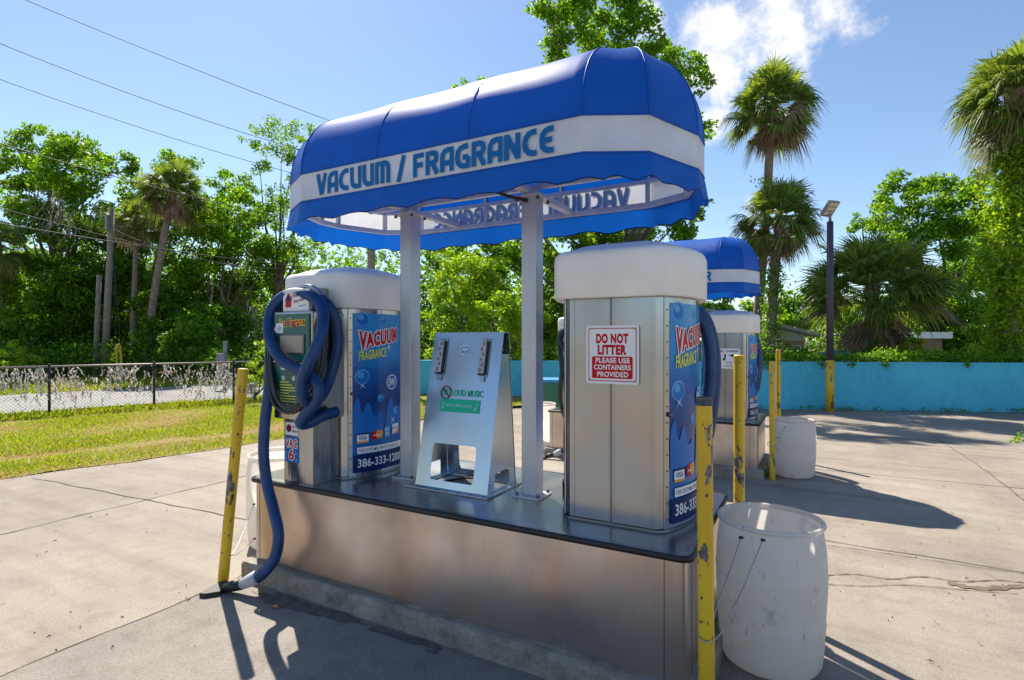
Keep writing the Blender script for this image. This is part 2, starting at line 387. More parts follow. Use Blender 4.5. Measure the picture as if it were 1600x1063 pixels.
def thing(name, label, cat, loc=(0, 0, 0), rz=0.0, group=None):
    o = bpy.data.objects.new(name, None); COL.objects.link(o); o.location = loc; o.rotation_euler = (0, 0, rz)
    o.empty_display_size = .2
    return tag(o, label, cat, group)
def copy_tree(o, parent=None):
    c = o.copy(); COL.objects.link(c)
    if parent is not None: c.parent = parent
    for ch in [x for x in list(COL.objects) if x.parent == o]: copy_tree(ch, c)
    return c
def kids(o): return [x for x in COL.objects if x.parent == o]
def smooth(p, n):
    "Catmull-Rom through points"
    p = [Vector(q) for q in p]; out = []
    for i in range(len(p)-1):
        p0, p1, p2, p3 = p[max(i-1, 0)], p[i], p[i+1], p[min(i+2, len(p)-1)]
        for j in range(n):
            t = j/n
            out.append(.5*((2*p1)+(p2-p0)*t+(2*p0-5*p1+4*p2-p3)*t*t+(3*p1-p0-3*p2+p3)*t**3))
    out.append(p[-1]); return out

class Decal:
    "flat printed shapes in a 2D sheet (metres), mapped onto a surface, each layer a hair above the last"
    def __init__(s): s.bm = bmesh.new(); s.mats = []; s.layer = 0
    def _k(s, m):
        if m not in s.mats: s.mats.append(m)
        return s.mats.index(m)
    def poly(s, pts, mat, same=False):
        if not same: s.layer += 1
        f = s.bm.faces.new([s.bm.verts.new((x, y, s.layer)) for x, y in pts]); f.material_index = s._k(mat); return s
    def rect(s, x0, y0, x1, y1, mat, r=0.0, same=False):
        if r <= 0: return s.poly([(x0, y0), (x1, y0), (x1, y1), (x0, y1)], mat, same)
        pts = []
        for cx, cy, a0 in ((x1-r, y0+r, -PI/2), (x1-r, y1-r, 0), (x0+r, y1-r, PI/2), (x0+r, y0+r, PI)):
            pts += [(cx+r*math.cos(a0+PI/2*i/5), cy+r*math.sin(a0+PI/2*i/5)) for i in range(6)]
        return s.poly(pts, mat, same)
    def disc(s, x, y, r, mat, ry=None, n=28): return s.poly([(x+r*math.cos(2*PI*i/n), y+(ry or r)*math.sin(2*PI*i/n)) for i in range(n)], mat)
    def ring(s, x, y, r0, r1, mat, n=28, a0=0, a1=2*PI):
        s.layer += 1; k = s._k(mat)
        for i in range(n):
            a, b_ = a0+(a1-a0)*i/n, a0+(a1-a0)*(i+1)/n
            f = s.bm.faces.new([s.bm.verts.new((x+r*math.cos(t), y+r*math.sin(t), s.layer)) for r, t in ((r0, a), (r1, a), (r1, b_), (r0, b_))]); f.material_index = k
        return s
    def line(s, a, b_, w, mat, same=False):
        a, b_ = Vector(a), Vector(b_); d = (b_-a).normalized(); n = Vector((-d.y, d.x))*w/2
        return s.poly([tuple(a-n), tuple(b_-n), tuple(b_+n), tuple(a+n)], mat, same)
    def spark(s, x, y, r, mat, rot=.5):
        pts = []
        for i in range(8):
            a = rot+PI/4*i; q = r if i % 2 == 0 else r*.13
            pts.append((x+q*math.cos(a), y+q*math.sin(a)))
        return s.poly(pts, mat)
    def text(s, body, x, y, w, h, mat, bold=0.0, fn=None):
        "text fitted into the box with lower-left corner (x, y)"
        s.layer += 1; k = s._k(mat)
        cu = bpy.data.curves.new('t', 'FONT'); cu.body = body; cu.offset = bold; cu.resolution_u = 4; cu.space_character = 1.0 + bold*2
        ob = bpy.data.objects.new('t', cu); me = bpy.data.meshes.new_from_object(ob)
        co = [v.co.copy() for v in me.vertices]
        x0 = min(c.x for c in co); x1 = max(c.x for c in co); y0 = min(c.y for c in co); y1 = max(c.y for c in co)
        vv = []
        for c in co:
            px = (c.x-x0)/(x1-x0); py = (c.y-y0)/(y1-y0)
            X, Y = x+px*w, y+py*h
            if fn: X, Y = fn(px, py, X, Y)
            vv.append(s.bm.verts.new((X, Y, s.layer)))
        for p in me.polygons:
            try: f = s.bm.faces.new([vv[i] for i in p.vertices]); f.material_index = k
            except ValueError: pass
        bpy.data.objects.remove(ob); bpy.data.curves.remove(cu); bpy.data.meshes.remove(me)
        return s
    def stroke(s, pts, w, mat):
        "thick polyline with mitred joints"
        s.layer += 1; k = s._k(mat); P = [Vector(p) for p in pts]; L, R_ = [], []
        for i, p in enumerate(P):
            d0 = (p-P[i-1]).normalized() if i > 0 else None; d1 = (P[i+1]-p).normalized() if i < len(P)-1 else None
            if d0 is None: d0 = d1
            if d1 is None: d1 = d0
            n0 = Vector((-d0.y, d0.x)); n1 = Vector((-d1.y, d1.x)); n = (n0+n1)
            n = n.normalized(); sc = min(1.25, 1/max(.45, n.dot(n0)))
            L.append(p+n*w/2*sc); R_.append(p-n*w/2*sc)
        for i in range(len(P)-1):
            f = s.bm.faces.new([s.bm.verts.new((q.x, q.y, s.layer)) for q in (R_[i], R_[i+1], L[i+1], L[i])]); f.material_index = k
        return s
    def build(s, name, mapf, parent=None, cuts=(), eps=.0003, thick=None):
        bm = s.bm
        bmesh.ops.triangulate(bm, faces=bm.faces)
        for c in cuts:
            bmesh.ops.bisect_plane(bm, geom=list(bm.verts)+list(bm.edges)+list(bm.faces), plane_co=(c, 0, 0), plane_no=(1, 0, 0))
        for v in bm.verts: v.co = mapf(v.co.x, v.co.y, v.co.z*eps)
        me = bpy.data.meshes.new(name); bm.to_mesh(me); bm.free()
        for m in s.mats: me.materials.append(M[m])
        o = bpy.data.objects.new(name, me); COL.objects.link(o)
        if parent is not None: o.parent = parent
        return o
def plane_map(origin, ux, uy):
    o, ux, uy = Vector(origin), Vector(ux).normalized(), Vector(uy).normalized(); n = ux.cross(uy)
    return lambda x, y, e: o+ux*x+uy*y+n*e

def quads_obj(name, V, mats, parent=None, mat_idx=None, smooth_=False):
    "V: (N,4,3) array -> one mesh of N separate quads"
    V = np.asarray(V, dtype=np.float32); N = len(V); me = bpy.data.meshes.new(name)
    me.vertices.add(N*4); me.vertices.foreach_set('co', V.reshape(-1))
    me.loops.add(N*4); me.loops.foreach_set('vertex_index', np.arange(N*4, dtype=np.int32))
    me.polygons.add(N); me.polygons.foreach_set('loop_start', np.arange(0, N*4, 4, dtype=np.int32))
    for m in mats: me.materials.append(M[m])
    if mat_idx is not None: me.polygons.foreach_set('material_index', np.asarray(mat_idx, dtype=np.int32))
    me.update(calc_edges=True); me.validate()
    o = bpy.data.objects.new(name, me); COL.objects.link(o)
    if parent is not None: o.parent = parent
    return o
def leaf_quads(C, size, rng, up=.5, asp=.55):
    C = np.asarray(C); N = len(C)
    n = rng.normal(size=(N, 3)); n[:, 2] += up*1.5; n /= np.linalg.norm(n, axis=1, keepdims=True)
    a = rng.normal(size=(N, 3)); t = a-n*np.sum(a*n, axis=1, keepdims=True); t /= np.linalg.norm(t, axis=1, keepdims=True); b = np.cross(n, t)
    L = (size*rng.uniform(.6, 1.35, N))[:, None]; W = L*asp*.5
    return np.stack([C-t*L*.5, C+b*W-t*L*.05+n*L*.06, C+t*L*.5-n*L*.08, C-b*W-t*L*.05+n*L*.06], axis=1)

# ------------------------------------------------------------------ ground
def sstep(t): t = max(0.0, min(1.0, t)); return t*t*(3-2*t)
def gz(x, y):
    k = sstep((x+7.6)/3.0)
    return -(.12*sstep((y-4.2)/3.0)+.15*sstep((y-9.0)/6.0))*k
def edge_x(y): return -8.43+.195*(y-2.75)+.06*math.sin(y*1.7)+.04*math.sin(y*5.1)+.03*math.sin(y*11.3)
def grid(name, xs_of_y, ys, zf, mat):
    b = B(); k = b.mi(mat); rows = []
    for y in ys: rows.append([b.bm.verts.new((x, y, zf(x, y))) for x in xs_of_y(y)])
    for i in range(len(rows)-1):
        for j in range(len(rows[0])-1):
            f = b.bm.faces.new((rows[i][j], rows[i][j+1], rows[i+1][j+1], rows[i+1][j])); f.smooth = True; f.material_index = k
    return obj(name, b)
pave_y = list(np.arange(-40, -2, 4.0))+list(np.arange(-2, 26.01, .5))
pave_t = [0, .01, .02, .03, .05, .07, .09, .11, .14, .17, .2, .23, .26, .3, .35, .4, .5, .6, .8, 1.0]
o = grid('pavement', lambda y: [edge_x(y)+t*(45-edge_x(y)) for t in pave_t], pave_y, gz, 'pave'); tag(o, 'pale concrete paving of the car wash lot', kind='structure')
lawn_y = list(np.arange(-60, -2, 8.0))+list(np.arange(-2, 14.01, .35))+list(np.arange(16, 110, 8.0))
def lawn_z(x, y): return (.018 if x < edge_x(y)-.2 else .005)+.03*math.sin(x*1.3+y*.7)*math.sin(y*1.1)*(1 if x < edge_x(y)-.6 else 0)
o = grid('lawn', lambda y: [edge_x(y)-t for t in (0, .35, .9, 1.6, 2.4, 3.2, 4.0, 4.6)]+[edge_x(y)-q for q in (8, 12, 16, 24, 50, 110)], lawn_y, lambda x, y: lawn_z(x, y) if x > edge_x(y)-5 else 0.0, 'lawn'); tag(o, 'mown yellow green lawn beside the concrete lot', kind='structure')
b = B(); b.quad((-600, -600, -.42), (600, -600, -.42), (600, 900, -.42), (-600, 900, -.42), 'earth'); tag(obj('ground', b), kind='structure')
# road beyond the fence
RD = Vector((1.7, 5.2, 0)).normalized(); RN = Vector((-RD.y, RD.x, 0)); R0 = Vector((-15.45, 5.07, 0))
b = B(); rows = []
pts = []
for i in range(41):
    t = -40+i*3.5
    pts.append((R0+RD*t+RN*.1*math.sin(t*.7), R0+RD*t+RN*(5.4+.12*math.sin(t*.5))))
k = b.mi('road')
vv = [[b.bm.verts.new((p.x, p.y, .05)) for p in pr] for pr in pts]
for i in range(40): b.bm.faces.new((vv[i][0], vv[i][1], vv[i+1][1], vv[i+1][0]))
tag(obj('road', b), 'grey road beyond the chain link fence', kind='structure')
# joints between slabs
def joint(name, a, c, w=.014):
    b = B(); k = b.mi('joint'); a, c = Vector(a), Vector(c); d = (c-a).normalized(); n = Vector((-d.y, d.x, 0)); L = (c-a).length; N = int(L/.12)
    prev = None
    for i in range(N+1):
        p = a+d*(L*i/N)+n*.010*math.sin(i*.9+a.x)+n*random.uniform(-.004, .004); ww = w*random.uniform(.5, 1.15)/2
        q = [b.bm.verts.new((p.x+n.x*s*ww, p.y+n.y*s*ww, gz(p.x, p.y)+.004)) for s in (-1, 1)]
        if prev: b.bm.faces.new((prev[0], q[0], q[1], prev[1]))
        prev = q
    o = obj(name, b); tag(o, kind='structure')
for x in (-6.05, -3.5, 2.0): joint('pavement_joint', (x, -6, 0), (x, 2.2 if x == -3.5 else 22, 0))
joint('pavement_joint', (-8.2, 2.98, 0), (-3.7, 3.30, 0)); joint('pavement_joint', (-.3, 5.33, 0), (9, 5.1, 0), .012); joint('pavement_joint', (-6.3, 8.4, 0), (9, 8.9, 0))
joint('pavement_joint', (-6.3, 11.6, 0), (9, 12.2, 0)); joint('pavement_joint', (-6, -2.2, 0), (8, -2.2, 0)); joint('pavement_joint', (5.2, -4, 0), (5.2, 19, 0))
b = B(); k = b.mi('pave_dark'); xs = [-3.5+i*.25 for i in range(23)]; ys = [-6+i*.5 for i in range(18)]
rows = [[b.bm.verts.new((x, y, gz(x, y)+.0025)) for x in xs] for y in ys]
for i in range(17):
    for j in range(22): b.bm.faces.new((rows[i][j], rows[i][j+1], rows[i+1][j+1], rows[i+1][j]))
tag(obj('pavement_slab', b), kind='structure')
# damp runs on the right-hand paving
def crackline(pts, w):
    b = B(); b.mi('damp'); P = smooth([(*p, 0) for p in pts], 10); prev = None
    for i, p in enumerate(P):
        d = (P[min(i+1, len(P)-1)]-P[max(i-1, 0)]).normalized(); n = Vector((-d.y, d.x, 0)); ww = w*(.35+.65*abs(math.sin(i*.77)))*random.uniform(.5, 1.1)
        q = [b.bm.verts.new((p.x+n.x*s*ww, p.y+n.y*s*ww, gz(p.x, p.y)+.004)) for s in (-1, 1)]
        if prev: b.bm.faces.new((prev[0], q[0], q[1], prev[1]))
        prev = q
    tag(obj('pavement_stain', b), kind='structure')
def gp(x, y):
    p = at(x, y, FPX*H/(y-531.5)); return (p.x, p.y)
crackline([gp(1290, 899), gp(1340, 897), gp(1390, 904), gp(1440, 899), gp(1500, 906), gp(1560, 903), gp(1620, 908)], .009)
crackline([gp(1290, 913), gp(1350, 916), gp(1420, 914), gp(1500, 920), gp(1590, 926)], .006)
crackline([gp(1480, 908), gp(1530, 918), gp(1600, 912)], .045)
crackline([gp(1290, 846), gp(1380, 858), gp(1480, 873), gp(1600, 890)], .007)
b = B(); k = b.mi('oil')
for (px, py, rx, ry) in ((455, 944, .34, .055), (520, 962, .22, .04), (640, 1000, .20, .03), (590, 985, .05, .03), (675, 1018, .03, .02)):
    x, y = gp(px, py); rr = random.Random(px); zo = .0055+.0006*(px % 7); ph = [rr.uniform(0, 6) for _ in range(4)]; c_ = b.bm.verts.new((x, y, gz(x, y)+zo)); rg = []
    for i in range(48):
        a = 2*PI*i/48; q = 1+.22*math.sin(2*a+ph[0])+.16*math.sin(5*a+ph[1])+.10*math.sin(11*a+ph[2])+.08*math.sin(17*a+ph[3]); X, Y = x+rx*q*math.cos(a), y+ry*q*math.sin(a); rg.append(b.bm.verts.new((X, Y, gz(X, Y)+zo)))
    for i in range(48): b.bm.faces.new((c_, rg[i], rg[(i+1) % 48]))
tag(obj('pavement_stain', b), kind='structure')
b = B()
def debris(px, py, ln, ang):
    x, y = gp(px, py); c, s_ = math.cos(ang), math.sin(ang); z = gz(x, y)+.006
    b.quad((x-c*ln, y-s_*ln, z), (x+s_*ln*.25, y-c*ln*.25, z+.004), (x+c*ln, y+s_*ln, z), (x-s_*ln*.25, y+c*ln*.25, z+.012), 'damp')
for _ in range(24): debris(random.uniform(20, 330), random.uniform(760, 1050), random.uniform(.006, .02), random.uniform(0, 3))
for _ in range(30): debris(random.uniform(1300, 1590), random.uniform(720, 1050), random.uniform(.006, .02), random.uniform(0, 3))
tag(obj('fallen_leaves', b), 'scattered dry leaf bits on the concrete', kind='stuff')
b = B(); x, y = gp(428, 951)
b.quad((x-.03, y, .008), (x, y-.018, .02), (x+.035, y+.005, .010), (x, y+.02, .018), 'orange_ink')
tag(obj('fallen_leaf', b), 'single orange dry leaf on the shaded concrete', 'leaf')

# grass blades
rng = np.random.default_rng(3)
N = 150000
gy = rng.uniform(-1.5, 13.5, N); gxo = 5.8*rng.uniform(0, 1, N)**1.0
ex = -8.43+.195*(gy-2.75)
gx = ex-gxo+.09*rng.normal(size=N)
keep = (np.sin(gx*2.1+gy*.6)+np.sin(gy*1.3-gx*.9)+rng.normal(size=N)*.9) > -1.1
trk = (np.abs(gxo-1.25-.25*np.sin(gy*.8)) < .26)
keep &= ~(trk & (rng.uniform(size=N) < .90))
gx, gy = gx[keep], gy[keep]; n = len(gx)
a = rng.uniform(0, 2*PI, n); hgt = rng.uniform(.02, .060, n); w = rng.uniform(.004, .009, n)
lean = rng.normal(size=(n, 2))*.03
base = np.stack([gx, gy, np.full(n, .015)], 1); dx = np.stack([np.cos(a)*w, np.sin(a)*w, np.zeros(n)], 1)
top = base+np.stack([lean[:, 0], lean[:, 1], hgt], 1)
V = np.stack([base-dx, base+dx, top+dx*.2, top-dx*.2], 1)
tag(quads_obj('lawn_grass', V, ['grass']), 'short sunlit grass with brown worn streaks', kind='stuff')
n = 60000
t = rng.uniform(-8, 34, n); s_ = np.where(rng.uniform(size=n) < .25, rng.uniform(-1.3, -.1, n), rng.uniform(5.5, 14, n))
base = np.stack([R0.x+RD.x*t+RN.x*s_, R0.y+RD.y*t+RN.y*s_, np.full(n, .0)], 1)
a = rng.uniform(0, 2*PI, n); dx = np.stack([np.cos(a), np.sin(a), np.zeros(n)], 1)*.02
top = base+np.stack([rng.normal(size=n)*.05, rng.normal(size=n)*.05, rng.uniform(.05, .16, n)], 1)
tag(quads_obj('verge_grass', np.stack([base-dx, base+dx, top+dx*.2, top-dx*.2], 1), ['grass']), 'longer grass on the verges of the road', kind='stuff')

# ------------------------------------------------------------------ vacuum island
ISL = Vector((0, 0, 0)); ISL2 = Vector((-.16, 5.17, -.12))
PX0, PX1, PY0, PY1, PT = -3.44, -.50, 2.49, 3.61, .70
def rrect(x0, x1, y0, y1, r, n=4):
    pts = []
    for cx, cy, a0 in ((x1-r, y0+r, -PI/2), (x1-r, y1-r, 0), (x0+r, y1-r, PI/2), (x0+r, y0+r, PI)):
        pts += [(cx+r*math.cos(a0+PI/2*i/n), cy+r*math.sin(a0+PI/2*i/n)) for i in range(n+1)]
    return pts
def make_island():
    root = thing('vacuum_island', 'stainless clad island on a stained concrete kerb, nearest the camera', 'island', (-1.97, 3.05, 0))
    c = Vector((1.97, -3.05, 0))
    def L(x, y, z): return (x+c.x, y+c.y, z)
    b = B()
    def ring(o, z, r): return [L(x, y, z) for x, y in rrect(PX0-o, PX1+o, PY0-o, PY1+o, r)]
    b.loft([ring(.07, -.15, .05), ring(.07, .10, .05), ring(.062, .12, .045), ring(.045, .128, .04), ring(-.04, .128, .03)], 'kerb', cap1=True)
    # chipped edge: push vertices about
    bmesh.ops.subdivide_edges(b.bm, edges=[e for e in b.bm.edges if (e.verts[0].co-e.verts[1].co).length > .4], cuts=40)
    rr = random.Random(4)
    for v in b.bm.verts:
        v.co += Vector((rr.uniform(-1, 1), rr.uniform(-1, 1), rr.uniform(-1, 1) if v.co.z > .05 else 0))*.0035
    obj('kerb', b, root)
    b = B(); b.loft([ring(0, .125, .035), ring(0, .672, .035)], 'steel_front', cap1=False)
    for x in (PX0+.06, PX1-.10): b.box(x-.002+c.x, x+.002+c.x, PY0-.0015+c.y, PY0+.01+c.y, .13, .67, 'steel_dark')
    for x in (PX0+.045, PX1-.115):
        for i in range(6): b.lathe([(.006, 0), (.005, .002), (.0, .003)], 'steel', 8, (0, 0, 0)) if False else None
    b.box(PX1-.002+c.x, PX1+.0015+c.x, PY0+.10+c.y, PY0+.104+c.y, .13, .67, 'steel_dark')
    obj('side_cladding', b, root)
    b = B()
    def edge(o, z, r, amp=1):
        return [L(x, y + (.010*math.sin((x+1.0)*3.1)*amp if y < PY0+.1 else 0), z) for x, y in rrect(PX0-o, PX1+o, PY0-o, PY1+o, r, 6)]
    b.loft([edge(.004, .668, .05), edge(.022, .668, .06), edge(.026, .682, .06), edge(.022, .696, .06), edge(.010, .699, .05)], 'black', True)
    obj('edge_trim', b, root)
    b = B(); b.loft([ring(.010, .6985, .05), ring(-.02, .7000, .04)], 'steel_h', cap1=True); obj('worktop', b, root)
    return root
island = make_island()

# ---- vacuum cabinet (prototype has its control column towards -Y)
BW, BD, SAG = .25, .35, .105
def bulge(y, w=BW, d=BD, sag=SAG): return w+sag*max(0.0, 1-(y/d)**2)
def body_ring(o, z, n=14):
    sx, sy = (BW+SAG+o)/(BW+SAG), (BD+o)/BD
    pts = []; r = .03
    ys = [-BD+2*BD*i/n for i in range(n+1)]
    right = [(bulge(y)*1.0, y) for y in ys]
    right[0] = (BW+.012, -BD+.028); right[-1] = (BW+.012, BD-.028)
    pts = [(BW-.02, -BD)] + right + [(BW-.02, BD)]
    pts = pts + [(-x, y) for x, y in pts[::-1]]
    return [(x+math.copysign(o, x), y*sy, z) for x, y in pts]
def poster(parent, sgn):
    W, HT, z0 = .60, 1.10, .035
    d = Decal()
    U = lambda u: (u*(.875 if 0 < u < .8 else 1)-.5)*W
    Vv = lambda v: z0+v*HT
    def R(u0, v0, u1, v1, m, r=0.0): d.rect(U(u0), Vv(v0), U(u1), Vv(v1), m, r)
    R(0, 0, 1, 1, 'poster')
    def bubble(u, v, r):
        d.disc(U(u), Vv(v), r, 'sky_ink'); d.disc(U(u)+r*.05, Vv(v)-r*.08, r*.86, 'mid_ink'); d.disc(U(u)-r*.2, Vv(v)+r*.25, r*.42, 'sky_ink')
    bubble(.12, .965, .048); bubble(.43, .962, .026); bubble(.12, .60, .052); bubble(.385, .455, .027); bubble(.68, .345, .05); bubble(.86, .62, .06); bubble(.93, .88, .04)
    bubble(.80, .42, .03)
    # splash
    pts = [(0, .245), (0, .40), (.03, .455), (.06, .47), (.085, .44), (.09, .395), (.13, .375), (.16, .42), (.20, .435), (.235, .40), (.25, .36), (.31, .345), (.36, .365), (.40, .355), (.42, .27), (.45, .25), (.47, .30), (.50, .40), (.55, .45), (.60, .42), (.62, .36), (.68, .34), (.75, .40), (.80, .47), (.85, .42), (.88, .35), (.94, .37), (1, .42), (1, .245)]
    sp = smooth([(U(u), Vv(v), 0) for u, v in pts], 4)
    d.poly([(p.x, p.y) for p in sp], 'mid_ink')
    # VACUUM with a white keyline, rising to the right, first letter taller
    def rise(px, py, X, Y):
        top = .090+.022*max(0, 1-px*5); return X, Vv(.775)+px*.052+py*top*1.18-(.022*max(0, 1-px*4.2))*(1-py)
    def text2(body, u0, u1, v, h, m0, m1, bold, fn=None):
        for k in range(8):
            ox, oy = .0065*math.cos(PI/4*k), .0065*math.sin(PI/4*k)
            d.text(body, U(u0), Vv(v), (u1-u0)*W*.835, h, m0, bold, lambda px, py, X, Y, f=fn: (f(px, py, X, Y)[0]+ox, f(px, py, X, Y)[1]+oy))
        d.text(body, U(u0), Vv(v), (u1-u0)*W*.835, h, m1, bold, fn)
    text2('VACUUM', .07, .72, .785, .13, 'white', 'red', .06, rise)
    d.text('FRAGRANCE', U(.07), Vv(.70), .353*W, .068, 'yellow_ink', .03, lambda px, py, X, Y: (X, Y+px*.026))
    d.spark(U(.52), Vv(.785), .038, 'white', .3); d.spark(U(.115), Vv(.545), .036, 'pale_ink', .9); d.spark(U(.60), Vv(.305), .036, 'white', .7)
    # round emblem
    d.disc(U(.58), Vv(.555), .054, 'white'); d.disc(U(.58), Vv(.555), .047, 'mid_ink')
    d.text('SW', U(.58)-.032, Vv(.555)-.026, .064, .052, 'white', .03)
    # card marks
    R(.045, .185, .195, .245, 'white', .003); R(.045, .235, .195, .246, 'navy'); R(.045, .184, .195, .195, 'orange_ink'); d.text('VISA', U(.065), Vv(.203), .095*W, .028, 'navy', .02)
    d.disc(U(.285), Vv(.222), .031, 'red'); d.disc(U(.355), Vv(.228), .031, 'orange_ink'); d.text('MasterCard', U(.262), Vv(.218), .10*W, .012, 'white', .02)
    R(.44, .20, .53, .268, 'sky_ink'); d.text('AMERICAN', U(.447), Vv(.242), .065*W, .012, 'white', .01); d.text('EXPRESS', U(.447), Vv(.217), .065*W, .012, 'white', .01)
    R(.585, .212, .72, .278, 'white', .003); d.poly([(U(.62), Vv(.212)), (U(.72), Vv(.212)), (U(.72), Vv(.245))], 'orange_ink'); d.text('DISCOVER', U(.592), Vv(.243), .10*W, .014, 'navy', .02)
    R(.045, .118, .78, .158, 'white'); d.text('FOR CUSTOMER SERVICE PLEASE CALL', U(.065), Vv(.127), .577*W, .022, 'navy', .01)
    R(0, 0, 1, .110, 'navy'); d.text('386-333-1200', U(.05), Vv(.032), .62*W, .058, 'white', .012)
    def mp(s, z, e):
        y = s; x = bulge(y)+.007+e
        return Vector((sgn*x, sgn*y, z))
    return d.build('poster', mp, parent, [(-.5+i/16)*W for i in range(1, 16)], .00015)
def hose_tube(b, path, r, mat, pitch=.0145, seg=12):
    P = path; L = [0]
    for i in range(1, len(P)): L.append(L[-1]+(P[i]-P[i-1]).length)
    n = int(L[-1]/(pitch/2)); pts, rad = [], []; j = 0
    for i in range(n+1):
        s = L[-1]*i/n
        while j < len(L)-2 and L[j+1] < s: j += 1
        f = (s-L[j])/max(1e-9, L[j+1]-L[j]); pts.append(P[j].lerp(P[j+1], f)); rad.append(r if i % 2 else r*.87)
    b.tube(pts, rad, mat, seg)
CAB0 = Vector((-3.07, 3.07, PT))
def make_cabinet():
    root = thing('vacuum_cabinet', 'stainless vacuum cabinet with coiled blue hose and VAC 6 decal', 'vacuum station', CAB0, 0, 'vacuum cabinets on the islands')
    b = B(); b.loft([body_ring(0, 0), body_ring(0, 1.19)], 'steel', cap1=True)
    for sg in (-1, 1):     # raised corner strips and centre seams, both flat faces
        yf = sg*BD
        for x, w in ((-.012, .007), (.012, .007), (BW-.045, .006), (-BW+.045, .006)):
            b.box(x-w/2, x+w/2, min(yf, yf+sg*.003), max(yf, yf+sg*.003), .004, 1.18, 'steel')
        b.box(-.0045, .0045, min(yf, yf+sg*.0016), max(yf, yf+sg*.0016), .004, 1.18, 'steel_dark')
    b.loft([[(x*1.012, y*1.012, z) for x, y, z in body_ring(.006, .0005)], [(x*1.012, y*1.012, z) for x, y, z in body_ring(.004, .012)]], 'steel_dark')
    obj('body', b, root)
    for sg in (-1, 1):     # bowed service door carrying the poster
        b = B(); n = 16; ys = [-.325+.65*i/n for i in range(n+1)]
        ins = [(sg*(bulge(y)-.002), sg*y) for y in ys]; out = [(sg*(bulge(y)+.006), sg*y) for y in ys]
        ring = out+ins[::-1]
        b.loft([[(x, y, .008) for x, y in ring], [(x, y, 1.17) for x, y in ring]], 'steel', cap0=True, cap1=True)
        for i in range(14):
            for ye in (-.313, .313):
                z = .06+i*.08; x = bulge(ye)+.006
                b.box(sg*(x-.001) if sg > 0 else sg*(x+.003), sg*(x+.003) if sg > 0 else sg*(x-.001), sg*ye-.004, sg*ye+.004, z-.004, z+.004, 'steel_dark')
        dr = obj('service_door', b, root); poster(dr, sg)
        b = B(); x = bulge(-.305)+.008
        b.lathe([(.012, 0), (.012, .012), (.006, .016)], 'steel_dark', 12, (0, 0, 0), capt=True)
        for v in b.bm.verts: v.co = Vector((sg*(x+v.co.z), sg*(-.305)+v.co.y, .58+v.co.x))
        obj('lock', b, dr)
    b = B()
    def cr(o, z, shrink=0): return [(x*(1-shrink), y*(1-shrink), z) for x, y, z in body_ring(o, z)]
    b.loft([cr(.0, 1.17), cr(.040, 1.166), cr(.046, 1.175), cr(.047, 1.36), cr(.045, 1.388), cr(.037, 1.407), cr(.022, 1.418), cr(0, 1.427, .04), cr(0, 1.452, .20), cr(0, 1.472, .42), cr(0, 1.482, .65), cr(0, 1.484, .88)], 'white_cap', True, cap1=True)
    bmesh.ops.subdivide_edges(b.bm, edges=[e for e in b.bm.edges if (e.verts[0].co-e.verts[1].co).length > .3], cuts=5, use_grid_fill=True)
    obj('cap', b, root)
    # control column
    b = B(); b.box(-.07, .21, -.572, -.36, 0, .44, 'steel', .006); b.box(.195, .2115, -.42, -.415, .01, .43, 'steel_dark')
    b.box(-.07+.14-.002, -.07+.142, -.5735, -.57, .32, .42, 'steel_dark')
    col = obj('coin_column', b, root)
    d = Decal(); d.rect(-.055, .315, .075, .40, 'white', .004); d.disc(-.02, .36, .026, 'maroon_ink'); d.text('No Loud', .012, .365, .055, .018, 'maroon_ink', .02); d.text('Music', .014, .335, .05, .018, 'maroon_ink', .02)
    d.rect(-.06, .135, .075, .305, 'mid_ink', .004); [d.text('VAC', -.048+.006*math.cos(PI/4*k), .234+.006*math.sin(PI/4*k), .11, .054, 'white', .03) for k in range(8)]; d.text('VAC', -.048, .234, .11, .054, 'red', .03)
    [d.text('6', -.015+.006*math.cos(PI/4*k), .153+.006*math.sin(PI/4*k), .052, .070, 'white', .03) for k in range(8)]; d.text('6', -.015, .153, .052, .070, 'red', .03)
    for q in ((-.045, .155), (-.04, .20), (.056, .20), (.06, .155)): d.spark(q[0], q[1], .014, 'white', .3)
    d.build('number_decal', plane_map((0, -.573, 0), (1, 0, 0), (0, 0, 1)), col)
    b = B(); b.box(-.105, .265, -.625, -.36, .43, 1.135, 'steel', .012)
    b.box(-.115, .275, -.64, -.60, .80, .812, 'steel', .003)
    pan = obj('control_panel', b, root)
    b = B(); b.box(-.10+.012, .255-.01, -.634, -.626, .53, .795, 'teal_panel', .004); b.box(-.088, .245, -.634, -.626, .815, 1.12, 'teal_panel', .004); fp = obj('fascia', b, pan)
    b = B(); b.box(-.03, .205, -.642, -.632, .86, .985, 'steel_dark', .003); b.box(-.02, .195, -.6445, -.640, .868, .977, 'screen', .002); obj('coin_screen', b, pan)
    d = Decal()
    d.text('Vac / Fragrance', -.06+.02, 1.015, .25, .075, 'yellow_ink', .10, lambda px, py, X, Y: (X, Y+px*.012)); d.text('Vac / Fragrance', -.055+.02, 1.02, .24, .065, 'red', .04, lambda px, py, X, Y: (X, Y+px*.012))
    d.rect(-.07, .995, .0, 1.06, 'white'); d.disc(-.035, 1.027, .018, 'grey_plastic'); d.disc(-.07, 1.02, .017, 'white')
    d.build('title_print', plane_map((0, -.6345, 0), (1, 0, 0), (0, 0, 1)), pan); d = Decal()
    for i in range(3): d.rect(-.02+i*.075, .755, .04+i*.075, .792, 'white', .003); d.rect(-.01+i*.075, .765, .028+i*.075, .782, 'navy')
    pm = plane_map((0, -.6345, 0), (1, 0, 0), (0, 0, 1)); d.build('card_print', pm, pan); d = Decal()
